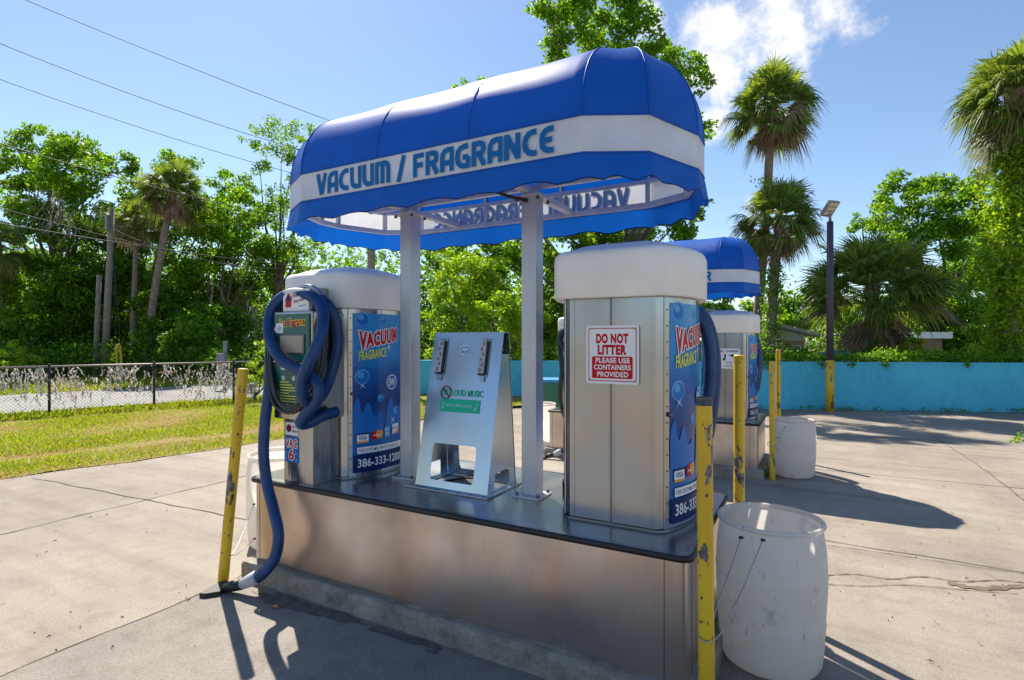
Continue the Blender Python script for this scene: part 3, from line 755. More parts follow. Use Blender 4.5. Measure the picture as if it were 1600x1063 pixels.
    for px_, pz in ((0.0, .70), (.10, .70), (.19, .70), (-.06, .60), (.22, .62)):
        d = Decal(); d.disc(px_, pz, .016, 'pale_ink'); d.disc(px_, pz, .010, 'steel'); d.build('button', pm, pan)
    d = Decal()
    for i in range(8): d.rect(-.03, .545+i*.018, .05+random.uniform(0, .12), .552+i*.018, 'yellow_ink')
    d.build('instruction_print', pm, pan)
    b = B(); b.box(-.045, .20, -.60, -.585, 1.14, 1.285, 'white', .004); b.box(-.05, .205, -.585, -.36, 1.135, 1.20, 'steel', .01)
    hs = obj('hose_sign', b, root)
    d = Decal(); d.rect(-.03, 1.15, .185, 1.275, 'white', .006); d.poly([(-.02, 1.165), (.035, 1.165), (.045, 1.23), (.01, 1.262), (-.022, 1.22)], 'red'); d.disc(.008, 1.225, .02, 'navy')
    d.text('Please Hang', .05, 1.222, .125, .024, 'maroon_ink', .02, lambda px, py, X, Y: (X, Y+px*.018)); d.text('Hose Here', .06, 1.19, .105, .024, 'maroon_ink', .02, lambda px, py, X, Y: (X, Y+px*.018)); d.text('Thank You', .115, 1.165, .06, .012, 'navy', .01, lambda px, py, X, Y: (X, Y+px*.008))
    d.build('sign_print', plane_map((0, -.601, 0), (1, 0, 0), (0, 0, 1)), hs)
    b = B(); b.tube(smooth([(-.10, -.50, 1.20), (-.06, -.50, 1.27), (.02, -.50, 1.305), (.10, -.50, 1.305), (.18, -.50, 1.27), (.23, -.50, 1.20)], 5), .018, 'steel', 8); b.box(-.02, .16, -.505, -.36, 1.20, 1.30, 'steel', .004); obj('hose_hook', b, root)
    # hoses; positions were read from the photograph and kept at their true distance in front of the panel
    def q(x, y, Y): return aty(x, y, Y)-CAB0
    path = [q(527, 643, 2.60), q(505, 650, 2.50), q(484, 661, 2.43), q(470, 662, 2.37), (q(478, 648, 2.36)), q(494, 628, 2.35), q(497, 606, 2.34), q(484, 588, 2.34), q(464, 576, 2.35), q(440, 562, 2.36), q(424, 536, 2.39), q(419, 508, 2.43), q(426, 480, 2.47), q(446, 462, 2.50), q(470, 459, 2.50), q(492, 467, 2.47), q(504, 488, 2.42), q(503, 516, 2.36), q(493, 545, 2.31), q(480, 572, 2.28), q(472, 598, 2.28), q(473, 620, 2.30), q(486, 630, 2.38), q(505, 614, 2.52), q(519, 580, 2.60), q(528, 540, 2.62), q(525, 500, 2.60), q(512, 476, 2.57), q(490, 463, 2.58), q(460, 461, 2.58), q(436, 476, 2.56), q(424, 510, 2.50), q(422, 560, 2.46), q(420, 610, 2.42), q(414, 660, 2.40), q(412, 710, 2.39), q(417, 755, 2.38), q(427, 795, 2.36), q(435, 835, 2.34), q(430, 870, 2.33), q(414, 893, 2.31), q(402, 903, 2.30)]
    b = B(); hose_tube(b, smooth([Vector(p) for p in path], 14), .037, 'blue_hose')
    ho = obj('vacuum_hose', b, root)
    global NOZ0; NOZ0 = q(403, 902, 2.30)
    b = B(); e0, e1 = q(404, 901, 2.31), q(378, 913, 2.27)
    b.tube([e0, e0.lerp(e1, .5), e1], [.046, .042, .034], 'grey_plastic', 14); nz_ = e1
    e2 = q(352, 919, 2.235); e2.z = -PT+.034
    b.tube([e1, e1.lerp(e2, .5), e2], [.036, .036, .030], 'black', 12)
    dirn = (e2-e1); dirn.z = 0; dirn.normalize(); sd = Vector((-dirn.y, dirn.x, 0))
    fl = [e2+dirn*.0-sd*.05, e2+dirn*.07-sd*.10, e2+dirn*.11-sd*.10, e2+dirn*.11+sd*.10, e2+dirn*.07+sd*.10, e2+sd*.05]
    b.loft([[(p.x, p.y, -PT+.006) for p in fl], [(p.x*.98+e2.x*.02, p.y*.98+e2.y*.02, -PT+.032) for p in fl]], 'black', cap0=True, cap1=True)
    obj('nozzle', b, ho)
    b = B()
    for k, (dx, dy) in enumerate(((0, 0), (7, 9), (-6, 4))):
        lp = [q(500+dx, 495, 2.52), q(503+dx, 530, 2.5), q(498+dx, 575, 2.47), q(488+dx, 607, 2.43), q(470, 628+dy, 2.40), q(450, 636+dy, 2.39), q(432-dx/2, 622+dy, 2.39), q(423-dx/2, 590, 2.41), q(421-dx/2, 545, 2.45), q(428-dx/2, 500, 2.50), q(450, 478, 2.53), q(480, 478, 2.53), q(500+dx, 495, 2.52)]
        b.tube(smooth([Vector(p) for p in lp], 8), .0135, 'black_hose', 8, caps=False)
    obj('fragrance_hose', b, root)
    return root
cab = make_cabinet()

# ---- canopy
CAN0 = Vector((-1.90, 3.0, PT))
HX, RX, RY = .945, .43, .61
ZB0, ZB1, ZV, ZD = 2.52-PT, 2.695-PT, 2.385-PT, .50
def can_outline(nseg=(3, 4), sub=10, o=0.0):
    "plan outline, anticlockwise from the front-left corner, with seam flags"
    key = []
    for i in range(4): key.append((-HX+2*HX*i/3, -RY-o))
    for a in (-50, -8, 8, 50): key.append((HX+(RX+o)*math.cos(math.radians(a)), (RY+o)*math.sin(math.radians(a))))
    n = [(x, y) for x, y in key]
    for i in range(4): n.append((HX-2*HX*i/3, RY+o))
    for a in (130, 172, 188, 230): n.append((-HX+(RX+o)*math.cos(math.radians(a)), (RY+o)*math.sin(math.radians(a))))
    out = []
    for i in range(len(n)):
        p, q_ = n[i], n[(i+1) % len(n)]
        for j in range(sub): t = j/sub; out.append((p[0]+(q_[0]-p[0])*t, p[1]+(q_[1]-p[1])*t, t))
    return out, n
BA = {  # rounded display letters: strokes in a unit box (cap height 1)
 'V': (.62, [[(.07, 1), (.30, 0)], [(.55, 1), (.32, 0)]]),
 'A': (.66, [[(.10, 0), (.10, .55), (.13, .73), (.22, .86), (.36, .90), (.56, .90), (.56, 0)], [(.10, .36), (.56, .36)]]),
 'C': (.62, [[(.58, .90), (.42, .90), (.26, .85), (.14, .72), (.10, .5), (.14, .28), (.26, .15), (.42, .10), (.58, .10)]]),
 'U': (.66, [[(.10, 1), (.10, .36), (.15, .20), (.26, .11), (.38, .10), (.56, .10), (.56, 1)]]),
 'M': (.84, [[(.10, 0), (.10, .90), (.55, .90), (.66, .86), (.73, .74), (.74, .60), (.74, 0)], [(.42, 0), (.42, .9)]]),
 '/': (.44, [[(.06, -.06), (.36, 1.06)]]),
 'F': (.58, [[(.10, 0), (.10, .90), (.56, .90)], [(.10, .50), (.50, .50)]]),
 'R': (.66, [[(.10, 0), (.10, .90), (.38, .90), (.50, .85), (.54, .70), (.50, .55), (.38, .49), (.215, .49)], [(.34, .49), (.58, 0)]]),
 'G': (.70, [[(.60, .90), (.42, .90), (.26, .85), (.14, .72), (.10, .5), (.14, .28), (.26, .15), (.42, .10), (.60, .10), (.60, .46)], [(.36, .46), (.60, .46)]]),
 'N': (.70, [[(.10, 0), (.10, 1)], [(.10, .97), (.58, .03)], [(.58, 0), (.58, 1)]]),
 'E': (.60, [[(.57, .90), (.40, .90), (.24, .85), (.13, .72), (.10, .5), (.13, .28), (.24, .15), (.40, .10), (.57, .10)], [(.10, .5), (.50, .5)]]),
 ' ': (.26, []),
}
def letters(d, body, x, y, w, h, mat, sw=.225):
    tot = sum(BA[c][0]+.07 for c in body); k = w/tot; cx = x
    for c in body:
        adv, st = BA[c]
        for s in st: d.stroke([(cx+p[0]*k, y+p[1]*h) for p in s], sw*h*.98, mat)
        cx += (adv+.07)*k
def make_canopy(text_on=True):
    root = thing('canopy', 'blue and white canopy lettered VACUUM / FRAGRANCE on two square posts', 'canopy', CAN0, 0, 'vacuum island canopies')
    # fabric: scalloped valance, white band, panelled dome
    out, key = can_outline(); n = len(out); b = B()
    def scal(i): return .022*abs(math.sin(PI*(i/n*34)))+.006*math.sin(i*.8)
    def pt(i, inset, z, sag=0.0):
        x, y, t = out[i]; rx = max(-HX, min(HX, x)); s_ = math.sin(PI*t)*sag
        k = 1-inset; k -= s_
        return (rx+(x-rx)*k, y*k, z)
    val = [[(lambda p, f: (p[0]*(1+f*.012), p[1]*(1+f*.03), p[2]))(pt(i, 0, ZV+scal(i)+(ZB0-ZV-scal(i))*f), 1.0-f+.35*math.sin(i*.55)*(1-f)) for i in range(n)] for f in (0, .33, .66, 1)]
    b.loft(val, 'fab_blue', True)
    hem = [[(p[0]*1.001, p[1]*1.001, p[2]-dz) for p in val[0]] for dz in (0.0, .007)]
    b.loft(hem, 'navy', True)
    va = obj('valance', b, root)
    b = B(); b.loft([[pt(i, 0, ZB0, .0) for i in range(n)], [pt(i, .0, (ZB0+ZB1)/2, .0) for i in range(n)], [pt(i, 0, ZB1, 0.0) for i in range(n)]], 'fab_white', False); band = obj('white_band', b, root)
    b = B(); rings = []
    for j in range(11):
        a = PI/2*j/10; ins = 1-math.cos(a)**.82; z = ZB1+ZD*math.sin(a)**.96
        rg = []
        for i in range(n):
            x, y, t = out[i]; s_ = math.sin(PI*t)*.016*math.sin(a*1.15)
            p = pt(i, ins, z-s_*.35, s_*(1-ins)); rg.append(p)
        rings.append(rg)
    b.loft(rings[:-1], 'fab_blue', True); b.loft(rings[-2:], 'fab_blue', True)
    bmesh.ops.remove_doubles(b.bm, verts=b.bm.verts, dist=.001)
    for e in b.bm.edges: pass
    obj('dome', b, root)
    # seam welts
    b = B()
    for ki in range(len(key)):
        i = ki*10
        b.tube([rings[j][i] for j in range(10)], .0035, 'fab_blue', 6)
    for zz, in ((ZB0,), (ZB1,)): b.tube([pt(i % n, 0, zz) for i in range(n+1)], .005, 'fab_blue', 6, caps=False)
    obj('seam', b, root)
    # lettering, outside and showing through inside, on both long sides
    if text_on:
        for sg in (-1, 1):
            d = Decal(); letters(d, 'VACUUM / FRAGRANCE', -.80, ZB0+.022, 1.62, .128, 'letter')
            d.build('lettering', plane_map((0, sg*(RY+.0035), 0), (-sg, 0, 0), (0, 0, 1)), band, eps=.00025)
            d = Decal(); letters(d, 'VACUUM / FRAGRANCE', -.80, ZB0+.022, 1.62, .128, 'letter_in')
            d.build('lettering_backside', plane_map((0, sg*(RY-.016), 0), (-sg, 0, 0), (0, 0, 1)), band, eps=-.00025)
    # frame
    b = B(); ko = [(x*.985, y*.955) for x, y in key]; m = len(ko)
    for zz, w in ((ZB0+.012, .034), (ZB1-.01, .026)):
        for i in range(m):
            p, q_ = ko[i], ko[(i+1) % m]; b.bar((*p, zz), (*q_, zz), w, w, 'frame')
    for i in range(m): b.bar((*ko[i], ZB0), (*ko[i], ZB1), .028, .028, 'frame')
    for sx in (-.57, .38):
        b.bar((sx, -RY*.95, ZB0+.028), (sx, RY*.95, ZB0+.028), .05, .036, 'frame')
    b.bar((-HX, 0, ZB0+.06), (HX, 0, ZB0+.06), .03, .03, 'frame')
    for x in (-HX, -HX/3, HX/3, HX):     # bows under the dome
        bw = [(x, -RY*.94*math.cos(PI*k/12), ZB1+(ZD-.03)*math.sin(PI*k/12)**.96*.97) for k in range(13)]
        b.tube(bw, .011, 'frame', 6)
    obj('frame', b, root)
    for sx in (-.57, .38):
        b = B(); b.box(sx-.05, sx+.05, -.05, .05, .012, ZB0-.01, 'post', .008); b.box(sx-.09, sx+.09, -.09, .09, .0005, .012, 'post', .003)
        b.box(sx-.085, sx+.085, -.085, .085, ZB0-.012, ZB0+.006, 'frame', .003)
        for ex in (-1, 1):
            for ey in (-1, 1):
                for z0_ in (.012, ZB0-.03): b.lathe([(.011, 0), (.011, .010), (.006, .018)], 'steel_dark', 6, (sx+ex*.07, ey*.07, z0_), False, capt=True)
        obj('post', b, root)
    b = B(); b.tube(smooth([(.37, -.05, ZB0-.03), (.28, -.15, ZB0-.01), (.18, -.25, ZB0+.03), (.05, -.32, ZB0+.02), (-.15, -.36, ZB0+.03)], 6), .011, 'black', 7); obj('power_conduit', b, root)
    return root
canopy = make_canopy()

# ---- floor-mat stand (A-shaped steel cover with clamps)
def make_matstand():
    root = thing('mat_stand', 'tapered steel floor mat stand with two clamps and NO LOUD MUSIC lettering', 'mat stand', (-2.015, 3.0, PT))
    W0, W1, D0, D1, HT = .275, .27, .17, .035, .985
    b = B()
    def sheet(pf, hole, nm):
        # rectangular sheet with a rounded hole; pf maps (u in -1..1, v in 0..1)
        b2 = bmesh.new(); hx0, hx1, hy0, hy1, r = hole
        outer = [(-1, 0), (1, 0), (1, 1), (-1, 1)]
        hp = rrect(hx0, hx1, hy0, hy1, r, 4)
        ov = [b2.verts.new((x, y, 0)) for x, y in outer]; hv = [b2.verts.new((x, y, 0)) for x, y in hp]
        es = [b2.edges.new((ov[i], ov[(i+1) % 4])) for i in range(4)]+[b2.edges.new((hv[i], hv[(i+1) % len(hv)])) for i in range(len(hv))]
        bmesh.ops.triangle_fill(b2, use_beauty=True, use_dissolve=False, edges=es)
        inside = [f for f in b2.faces if hx0 < f.calc_center_median().x < hx1 and hy0 < f.calc_center_median().y < hy1 and all(v in hv for v in f.verts)]
        bmesh.ops.delete(b2, geom=inside, context='FACES_ONLY')
        for v in b2.verts: v.co = pf(v.co.x, v.co.y)
        bmesh.ops.recalc_face_normals(b2, faces=b2.faces)
        bmesh.ops.solidify(b2, geom=list(b2.faces), thickness=.004)
        b.add(b2, 'steel_sheet')
    FR = lambda u, v: Vector((u*(W0+(W1-W0)*v), -.17+.21*v, .012+HT*v))
    BK = lambda u, v: Vector((u*(W0+(W1-W0)*v), .19-.085*v, .012+HT*v))
    sheet(FR, (-.62, .60, .045, .275, .055), 'front'); obj('front_panel', b, root)
    b = B(); sheet(BK, (-.62, .60, .045, .275, .055), 'back'); obj('back_panel', b, root)
    for sg in (-1, 1):
        b = B()
        sheet(lambda u, v: Vector((sg*(W0+(W1-W0)*v-.003), (.01+.0625*.86*v)+u*(.18-.1475*.86*v-.004), .012+HT*.86*v)), (-.55, .55, -.02+.03, .13, .04), 'side'); obj('side_panel', b, root)
    b = B(); b.box(-W1, W1, .040, .106, HT+.010, HT+.016, 'steel', .002); obj('top_plate', b, root)
    b = B(); b.box(-.31, .31, -.225, -.165, .0015, .012, 'steel', .002); b.box(-.31, .31, .165, .225, .0015, .012, 'steel', .002); b.box(-.31, -.25, -.165, .165, .0015, .0115, 'steel', .002); b.box(.25, .31, -.165, .165, .0015, .0115, 'steel', .002)
    for i in range(7): b.lathe([(.006, 0), (.005, .003)], 'steel_dark', 8, (-.27+i*.09, -.205, .0115), capt=True)
    obj('base_flange', b, root)
    b = B(); b.lathe([(.15, .010), (.15, .004)], 'black', 24); b.lathe([(.15, .004), (.001, .0035)], 'black', 24); b.lathe([(.16, .0015), (.158, .012), (.15, .012)], 'steel', 24)
    for v in b.bm.verts: v.co.z += .001
    obj('floor_port', b, root)
    up = (FR(0, 1)-FR(0, 0)).normalized(); nrm = Vector((1, 0, 0)).cross(up)
    mp = plane_map(FR(0, 0)+nrm*.0025, (1, 0, 0), up); SL = (FR(0, 1)-FR(0, 0)).length
    for u in (-.185, .09+.06):
        b = B(); M4 = Matrix.Translation(FR(0, 0)) @ Matrix(((1, 0, -0.0, 0), (0, up.y, nrm.y, 0), (0, up.z, nrm.z, 0), (0, 0, 0, 1)))
        v0, v1 = SL-.27, SL-.06
        b.box(u-.030, u+.034, v0-.02, v1+.02, .003, .006, 'steel', .002, M4)
        b.box(u-.030, u+.016, v0, v1, .006, .026, 'grey_plastic', .004, M4); b.box(u+.016, u+.026, v0-.004, v1+.002, .006, .022, 'black', .003, M4)
        for i in range(6):
            vv = v0+.022+i*(v1-v0-.04)/5; b.box(u-.020+.012*(i % 2), u-.004+.012*(i % 2), vv-.012, vv+.010, .024, .029, 'util_box', .002, M4)
        b.box(u-.030, u+.016, v0-.010, v0-.0005, .005, .024, 'black', .002, M4)
        b.box(u-.014, u+.018, v0-.052, v0-.012, .004, .016, 'steel', .003, M4); b.box(u-.010, u+.012, v1+.004, v1+.022, .006, .014, 'steel', .003, M4)
        obj('mat_clamp', b, root)
    d = Decal()
    d.disc(-.01, SL-.115, .042, 'white', .030); d.disc(-.01, SL-.115, .037, 'sky_ink', .025); d.stroke([(-.034, SL-.122), (-.02, SL-.112), (-.008, SL-.12), (.005, SL-.108), (.016, SL-.116)], .007, 'white'); d.text('Car', -.026, SL-.113, .034, .014, 'white', .03)
    d.build('sticker', mp, root); d = Decal()
    d.text('NO', -.148, SL-.418, .06, .046, 'green_ink', .02); d.text('LOUD MUSIC', -.076, SL-.420, .245, .042, 'green_ink', .022)
    d.build('lettering', mp, root); d = Decal()
    d.ring(-.118, SL-.40, .037, .044, 'maroon_ink'); d.line((-.149, SL-.372), (-.088, SL-.428), .008, 'maroon_ink')
    d.build('no_symbol', mp, root, eps=.0006); d = Decal()
    d.rect(-.155, SL-.525, .155, SL-.44, 'green_ink'); d.text('NO MUSICA ALTA', -.105, SL-.49, .20, .018, 'pale_ink', .01)
    for sg in (-1, 1):
        d.stroke([(sg*.128, SL-.50), (sg*.128, SL-.462), (sg*.142, SL-.468)], .004, 'pale_ink'); d.disc(sg*.128-.005, SL-.502, .007, 'pale_ink')
    d.build('music_notice', mp, root)
    return root
matstand = make_matstand()

def make_sign(name, label, cat, loc, w, h):
    b = B(); b.prism(rrect(-w/2, w/2, -h/2, h/2, .012, 4), -.002, .002, 'white', Matrix.Rotation(PI/2, 4, 'X'))
    r = obj(name, b); r.location = loc; return tag(r, label, cat)
sg1 = make_sign('litter_sign', 'white metal sign reading DO NOT LITTER in red on the nearest cabinet', 'sign', (-.917, 2.7115, 1.575), .255, .265); sg1.scale = (1.10, 1, 1.13)
d = Decal(); d.rect(-.116, -.121, .116, .121, 'red', .014); d.rect(-.112, -.117, .112, .117, 'white', .012)
d.text('DO NOT', -.078, .050, .156, .046, 'red', .06); d.text('LITTER', -.070, -.001, .140, .046, 'red', .06)
d.rect(-.098, -.108, .098, -.008, 'red', .006)
d.text('PLEASE USE', -.080, -.038, .165, .024, 'white', .03); d.text('CONTAINERS', -.088, -.069, .178, .024, 'white', .03); d.text('PROVIDED', -.072, -.101, .150, .024, 'white', .03)
for x in (-.115, .115):
    for z in (-.12, .12): d.disc(x, z, .004, 'grey_plastic', n=8)
d.build('sign_face', plane_map((0, -.0025, 0), (1, 0, 0), (0, 0, 1)), sg1)

# ---- copies: second cabinet of this island, and the island behind with all it carries
tag(island, group='vacuum islands')
cab2 = copy_tree(cab); cab2.location = (-.925, 3.07, PT); cab2.rotation_euler = (0, 0, PI)
tag(cab2, 'stainless vacuum cabinet behind the DO NOT LITTER sign, at the near end')
def q2(x, y, Y): p = aty(x, y, Y); return Vector((-(p.x+.925), -(p.y-3.07), p.z-PT))
p2 = [Vector((.30, -.47, .62)), Vector((.20, -.56, .52)), Vector((.08, -.60, .50)), Vector((.02, -.62, .62)), Vector((.12, -.64, .95)), Vector((.08, -.60, 1.20)), Vector((-.06, -.56, 1.23)), q2(1082, 492, 3.62), q2(1100, 508, 3.64), q2(1109, 545, 3.66), q2(1109, 595, 3.68), q2(1102, 640, 3.70), q2(1085, 672, 3.73), Vector((.06, -.70, .60)), Vector((.14, -.69, .80)), Vector((.16, -.66, 1.05)), Vector((.06, -.62, 1.25)), Vector((-.10, -.58, 1.22)), q2(1090, 486, 3.66), q2(1108, 512, 3.70), q2(1117, 560, 3.74), q2(1115, 620, 3.77), q2(1106, 680, 3.80), Vector((-.25, -.80, .30)), Vector((-.22, -.84, -.1)), Vector((-.20, -.86, -.45)), Vector((-.30, -.84, -.62))]
for ch in kids(cab2):
    if ch.name.startswith('vacuum_hose'):
        b = B(); hose_tube(b, smooth(p2, 14), .040, 'blue_hose'); t_ = obj('vacuum_hose', b); ch.data = t_.data; bpy.data.objects.remove(t_)
        for g in kids(ch): g.location = p2[-1]-NOZ0
isl2 = copy_tree(island); isl2.location = island.location+ISL2; tag(isl2, 'stainless clad island standing farther back, under the smaller looking canopy')
cab3 = copy_tree(cab); cab3.location = CAB0+ISL2; tag(cab3, 'far vacuum cabinet with black coiled hose and blue control panel')
cab4 = copy_tree(cab2); cab4.location = cab2.location+ISL2; tag(cab4, 'far vacuum cabinet carrying the white BILL CHANGER sign')
can2 = thing('canopy', 'blue and white canopy farther back, partly behind the near white cabinet cap', 'canopy', CAN0+ISL2, 0, 'vacuum island canopies')
for ch in kids(canopy):
    c = ch.copy(); COL.objects.link(c); c.parent = can2
    if ch.name.startswith('white_band'):
        d = Decal(); letters(d, 'R', .768, ZB0+.022, .09, .128, 'letter'); d.build('lettering', plane_map((0, -(RY+.0035), 0), (1, 0, 0), (0, 0, 1)), c, eps=.00025)
for ch in kids(cab3):
    if ch.name.startswith(('vacuum_hose',)):
        ch.data = ch.data.copy(); ch.data.materials[0] = M['black_hose']
    for g in kids(ch):
        if g.name.startswith('fascia'): g.data = g.data.copy(); g.data.materials[0] = M['blue_panel']
sg2 = make_sign('bill_changer_sign', 'small white BILL CHANGER notice on the farther steel cabinet', 'sign', (-.917-.16+.045, 2.7115+5.17, 1.40), .27, .27)
d = Decal(); d.text('BILL CHANGER', -.12, .085, .24, .030, 'navy', .03)
d.poly([(-.085, -.02), (-.06, .03), (-.07, .055), (-.04, .06), (-.045, .0), (-.06, -.03)], 'navy'); d.poly([(-.01, .045), (.05, .06), (.085, .03), (.05, .02), (.02, .032)], 'navy')
d.text('LOCATED IN', -.055, -.055, .12, .018, 'navy', .01); d.text('FRONT', -.035, -.083, .075, .018, 'red', .01); d.text('OF BUILDING', -.06, -.112, .13, .018, 'navy', .01)
d.build('sign_face', plane_map((0, -.0025, 0), (1, 0, 0), (0, 0, 1)), sg2)

# ------------------------------------------------------------------ bollards, drums, lamp
def bollard(base, top, label, r=.034, dark_top=False):
    base, top = Vector(base), Vector(top); hgt = (top-base).length
    root = thing('bollard', label, 'bollard', base, 0, 'yellow bollards round the islands')
    q = (top-base).to_track_quat('Z', 'Y'); root.rotation_euler = q.to_euler()
    b = B(); n = 14
    prof = [(r, -.05)]+[(r+.0006*math.sin(i*2.1), hgt*i/n) for i in range(n+1)]
    b.lathe(prof, 'bollard', 20); obj('post', b, root)
    b = B(); b.lathe([(r*1.0, hgt-.012 if not dark_top else hgt-.03), (r*1.012, hgt-.012), (r*1.012, hgt-.002), (r*.85, hgt+.004), (.001, hgt+.006)], 'bollard_top' if dark_top else 'bollard', 20); obj('end_cap', b, root)
    return root
bl = at(348, 913, FPX*H/(913-531.5)); bl.z = 0
bollard(bl, at(380, 577, 3.74), 'leaning yellow bollard at the left end, beside the hose nozzle')
bn_ = at(1105, 1162, 2.25); bn_.z = 0
bollard(bn_, at(1100, 622, 2.25), 'chipped yellow bollard with dark top, wired to the nearest drum', .032, True)
def pole_at(px, py, d, top_y, label, lean=0):
    p = at(px, py, d); z = gz(p.x, p.y); t = at(px+lean, top_y, d); bollard((p.x, p.y, z), t, label)
pole_at(1155, 800, 3.56, 556, 'clean yellow bollard in front of the far cabinet')
pole_at(1207, 748, 6.97, 565, 'far yellow bollard scratched all over, wired to the far drum', -1)
pole_at(1216, 690, 8.3, 547, 'tallest looking far yellow bollard, behind the scratched one')

def drum(loc, label, seed, tie):
    root = thing('drum', label, 'drum', loc, 0, 'white plastic litter drums')
    rr = random.Random(seed)
    b = B()
    prof = [(.0, .004), (.20, .004), (.228, .012), (.240, .035), (.247, .10), (.255, .22), (.2585, .235), (.2555, .25), (.262, .38), (.264, .46), (.2665, .475), (.263, .49), (.259, .58), (.250, .66), (.243, .70), (.241, .715)]
    b.lathe(prof, 'drum', 56)
    obj('shell', b, root)
    b = B(); b.lathe([(.233+.012+.0125*math.cos(a), .722+.0125*math.sin(a)) for a in (2*PI*i/10 for i in range(11))], 'drum', 56); obj('rim', b, root)
    if tie:
        b = B(); P = smooth([Vector(p)-Vector(loc) for p in tie], 8); b.tube(P, .0032, 'wire', 6)
        for e in (P[0], P[-1]): b.lathe([(.011, -.004), (.011, .004)], 'black', 10, e, capb=True, capt=True)
        obj('tie_wire', b, root)
    return root
dn = at(1203, 1025, 2.86); dn.z = 0
drum(dn, 'white plastic drum nearest the camera, wired to the chipped bollard', 1, [at(1158, 840, 2.69), at(1140, 893, 2.58), at(1118, 955, 2.42), at(1113, 985, 2.30), at(1103, 990, 2.292), at(1093, 990, 2.262), at(1092, 996, 2.235), at(1099, 1003, 2.212), at(1110, 1002, 2.218), at(1127, 988, 2.32), at(1160, 922, 2.48), at(1192, 844, 2.612)])
df = at(1240, 741, 7.2); df.z = gz(df.x, df.y)
drum(df, 'white plastic drum at the near end of the farther island', 2, [at(1226, 668, 6.96), at(1217, 690, 6.93), at(1206, 699, 6.92), at(1199, 694, 6.95), at(1206, 688, 7.04), at(1216, 684, 7.05)])
dl = Vector((-3.83, 3.02, 0))
drum(dl, 'white plastic drum mostly hidden behind the left end of the near island', 3, [at(397, 788, 4.20), at(383, 825, 4.0), at(366, 862, 3.78), at(352, 870, 3.70), at(344, 871, 3.72), at(349, 868, 3.79), at(370, 866, 3.9), at(398, 842, 4.2)])
p = Vector((-3.98, 8.15, 0)); p.z = gz(p.x, p.y); drum(p, 'white plastic drum between the mat stand and the near post, far away', 4, None)

lp = at(1297, 637, 14.75); lp.z = gz(lp.x, lp.y)
root = thing('parking_lamp', 'dark lamp post with yellow foot and floodlight head before the blue wall', 'lamp post', lp)
b = B(); b.tube([(0, 0, -.1), (0, 0, 1.38)], .105, 'bollard', 20); obj('yellow_sleeve', b, root)
b = B(); b.tube([(0, 0, 1.38), (0, 0, 3.4), (0, 0, 5.09)], [.088, .084, .078], 'lamp_pole', 20); b.tube([(0, 0, 5.09), (0, 0, 5.30)], .035, 'lamp_head', 10); obj('pole', b, root)
b = B(); mt = Matrix.Translation((0, 0, 5.44)) @ Matrix.Rotation(YAW+.35, 4, 'Z') @ Matrix.Rotation(math.radians(-50), 4, 'X')
mt = mt @ Matrix.Scale(.86, 4); b.box(-.21, .21, -.26, .26, -.04, .05, 'lamp_head', .012, mt)
for i in range(6): b.box(-.2, .2, -.22+i*.08, -.20+i*.08, .05, .075, 'lamp_head', .002, mt)
hd = obj('lamp_head', b, root)
b = B()
for i in range(3): b.box(-.17, .17, -.22+i*.15, -.10+i*.15, -.048, -.0405, 'lamp_lens', .002, mt)
obj('lens', b, hd)

# ------------------------------------------------------------------ block wall, fence, buildings
WA, WB = Vector((-11.55, 12.6, 0)), Vector((6.14, 19.9, 0)); WD = (WB-WA).normalized(); WNn = Vector((-WD.y, WD.x, 0))
WB2 = WB+WD*14; WA2 = WA-WD*1.0
b = B(); L = (WB2-WA2).length; NS = 60
uvl = b.bm.loops.layers.uv.new('UVMap'); b.mi('wall')
for sgn in (0, 1):
    o_ = WNn*.2*sgn; pr = None
    for i in range(NS+1):
        p = WA2+WD*(L*i/NS)+o_; q_ = (b.bm.verts.new((p.x, p.y, -.45)), b.bm.verts.new((p.x, p.y, 1.0)))
        if pr:
            f = b.bm.faces.new((pr[0], q_[0], q_[1], pr[1]))
            for lp_, uv in zip(f.loops, ((i-1, 0), (i, 0), (i, 1), (i-1, 1))): lp_[uvl].uv = (uv[0]*L/NS, uv[1]*1.45)
        pr = q_
b.bm.verts.ensure_lookup_table()
mt = Matrix(((WD.x, WNn.x, 0, (WA2.x+WB2.x)/2+WNn.x*.1), (WD.y, WNn.y, 0, (WA2.y+WB2.y)/2+WNn.y*.1), (0, 0, 1, 0), (0, 0, 0, 1)))
b.box(-L/2-.02, L/2+.02, -.115, .115, 1.0, 1.045, 'wall', .006, mt)
blkwall = obj('boundary_wall', b); tag(blkwall, 'low turquoise blue painted block wall along the back of the lot', 'wall')

# fence
F0, F1 = at(-40, 657, 11.35), at(440, 622, 15.2); F0.z = F1.z = 0; FD = (F1-F0).normalized(); FL = (F1-F0).length
fence = thing('chain_link_fence', 'black chain link fence with moss caught in its mesh', 'fence', F0, math.atan2(FD.y, FD.x))
FH = 1.07
def fs(px, d): p = at(px, 600, d); return (Vector((p.x, p.y, 0))-F0).dot(FD)
posts = [fs(77, 12.1), fs(240, 13.4), fs(364, 14.5)]
step = posts[1]-posts[0]
for s_ in [posts[0]-step]+posts+[FL]:
    b = B(); b.tube([(s_, 0, -.1), (s_, 0, FH+.03)], .028, 'fence', 10); b.lathe([(.03, FH+.03), (.026, FH+.05), (.001, FH+.06)], 'fence', 10, (s_, 0, 0)); obj('fence_post', b, fence)
b = B(); b.tube([(-1.5, 0, FH), (FL, 0, FH)], .02, 'rail', 8); obj('top_rail', b, fence)
b = B(); V = []
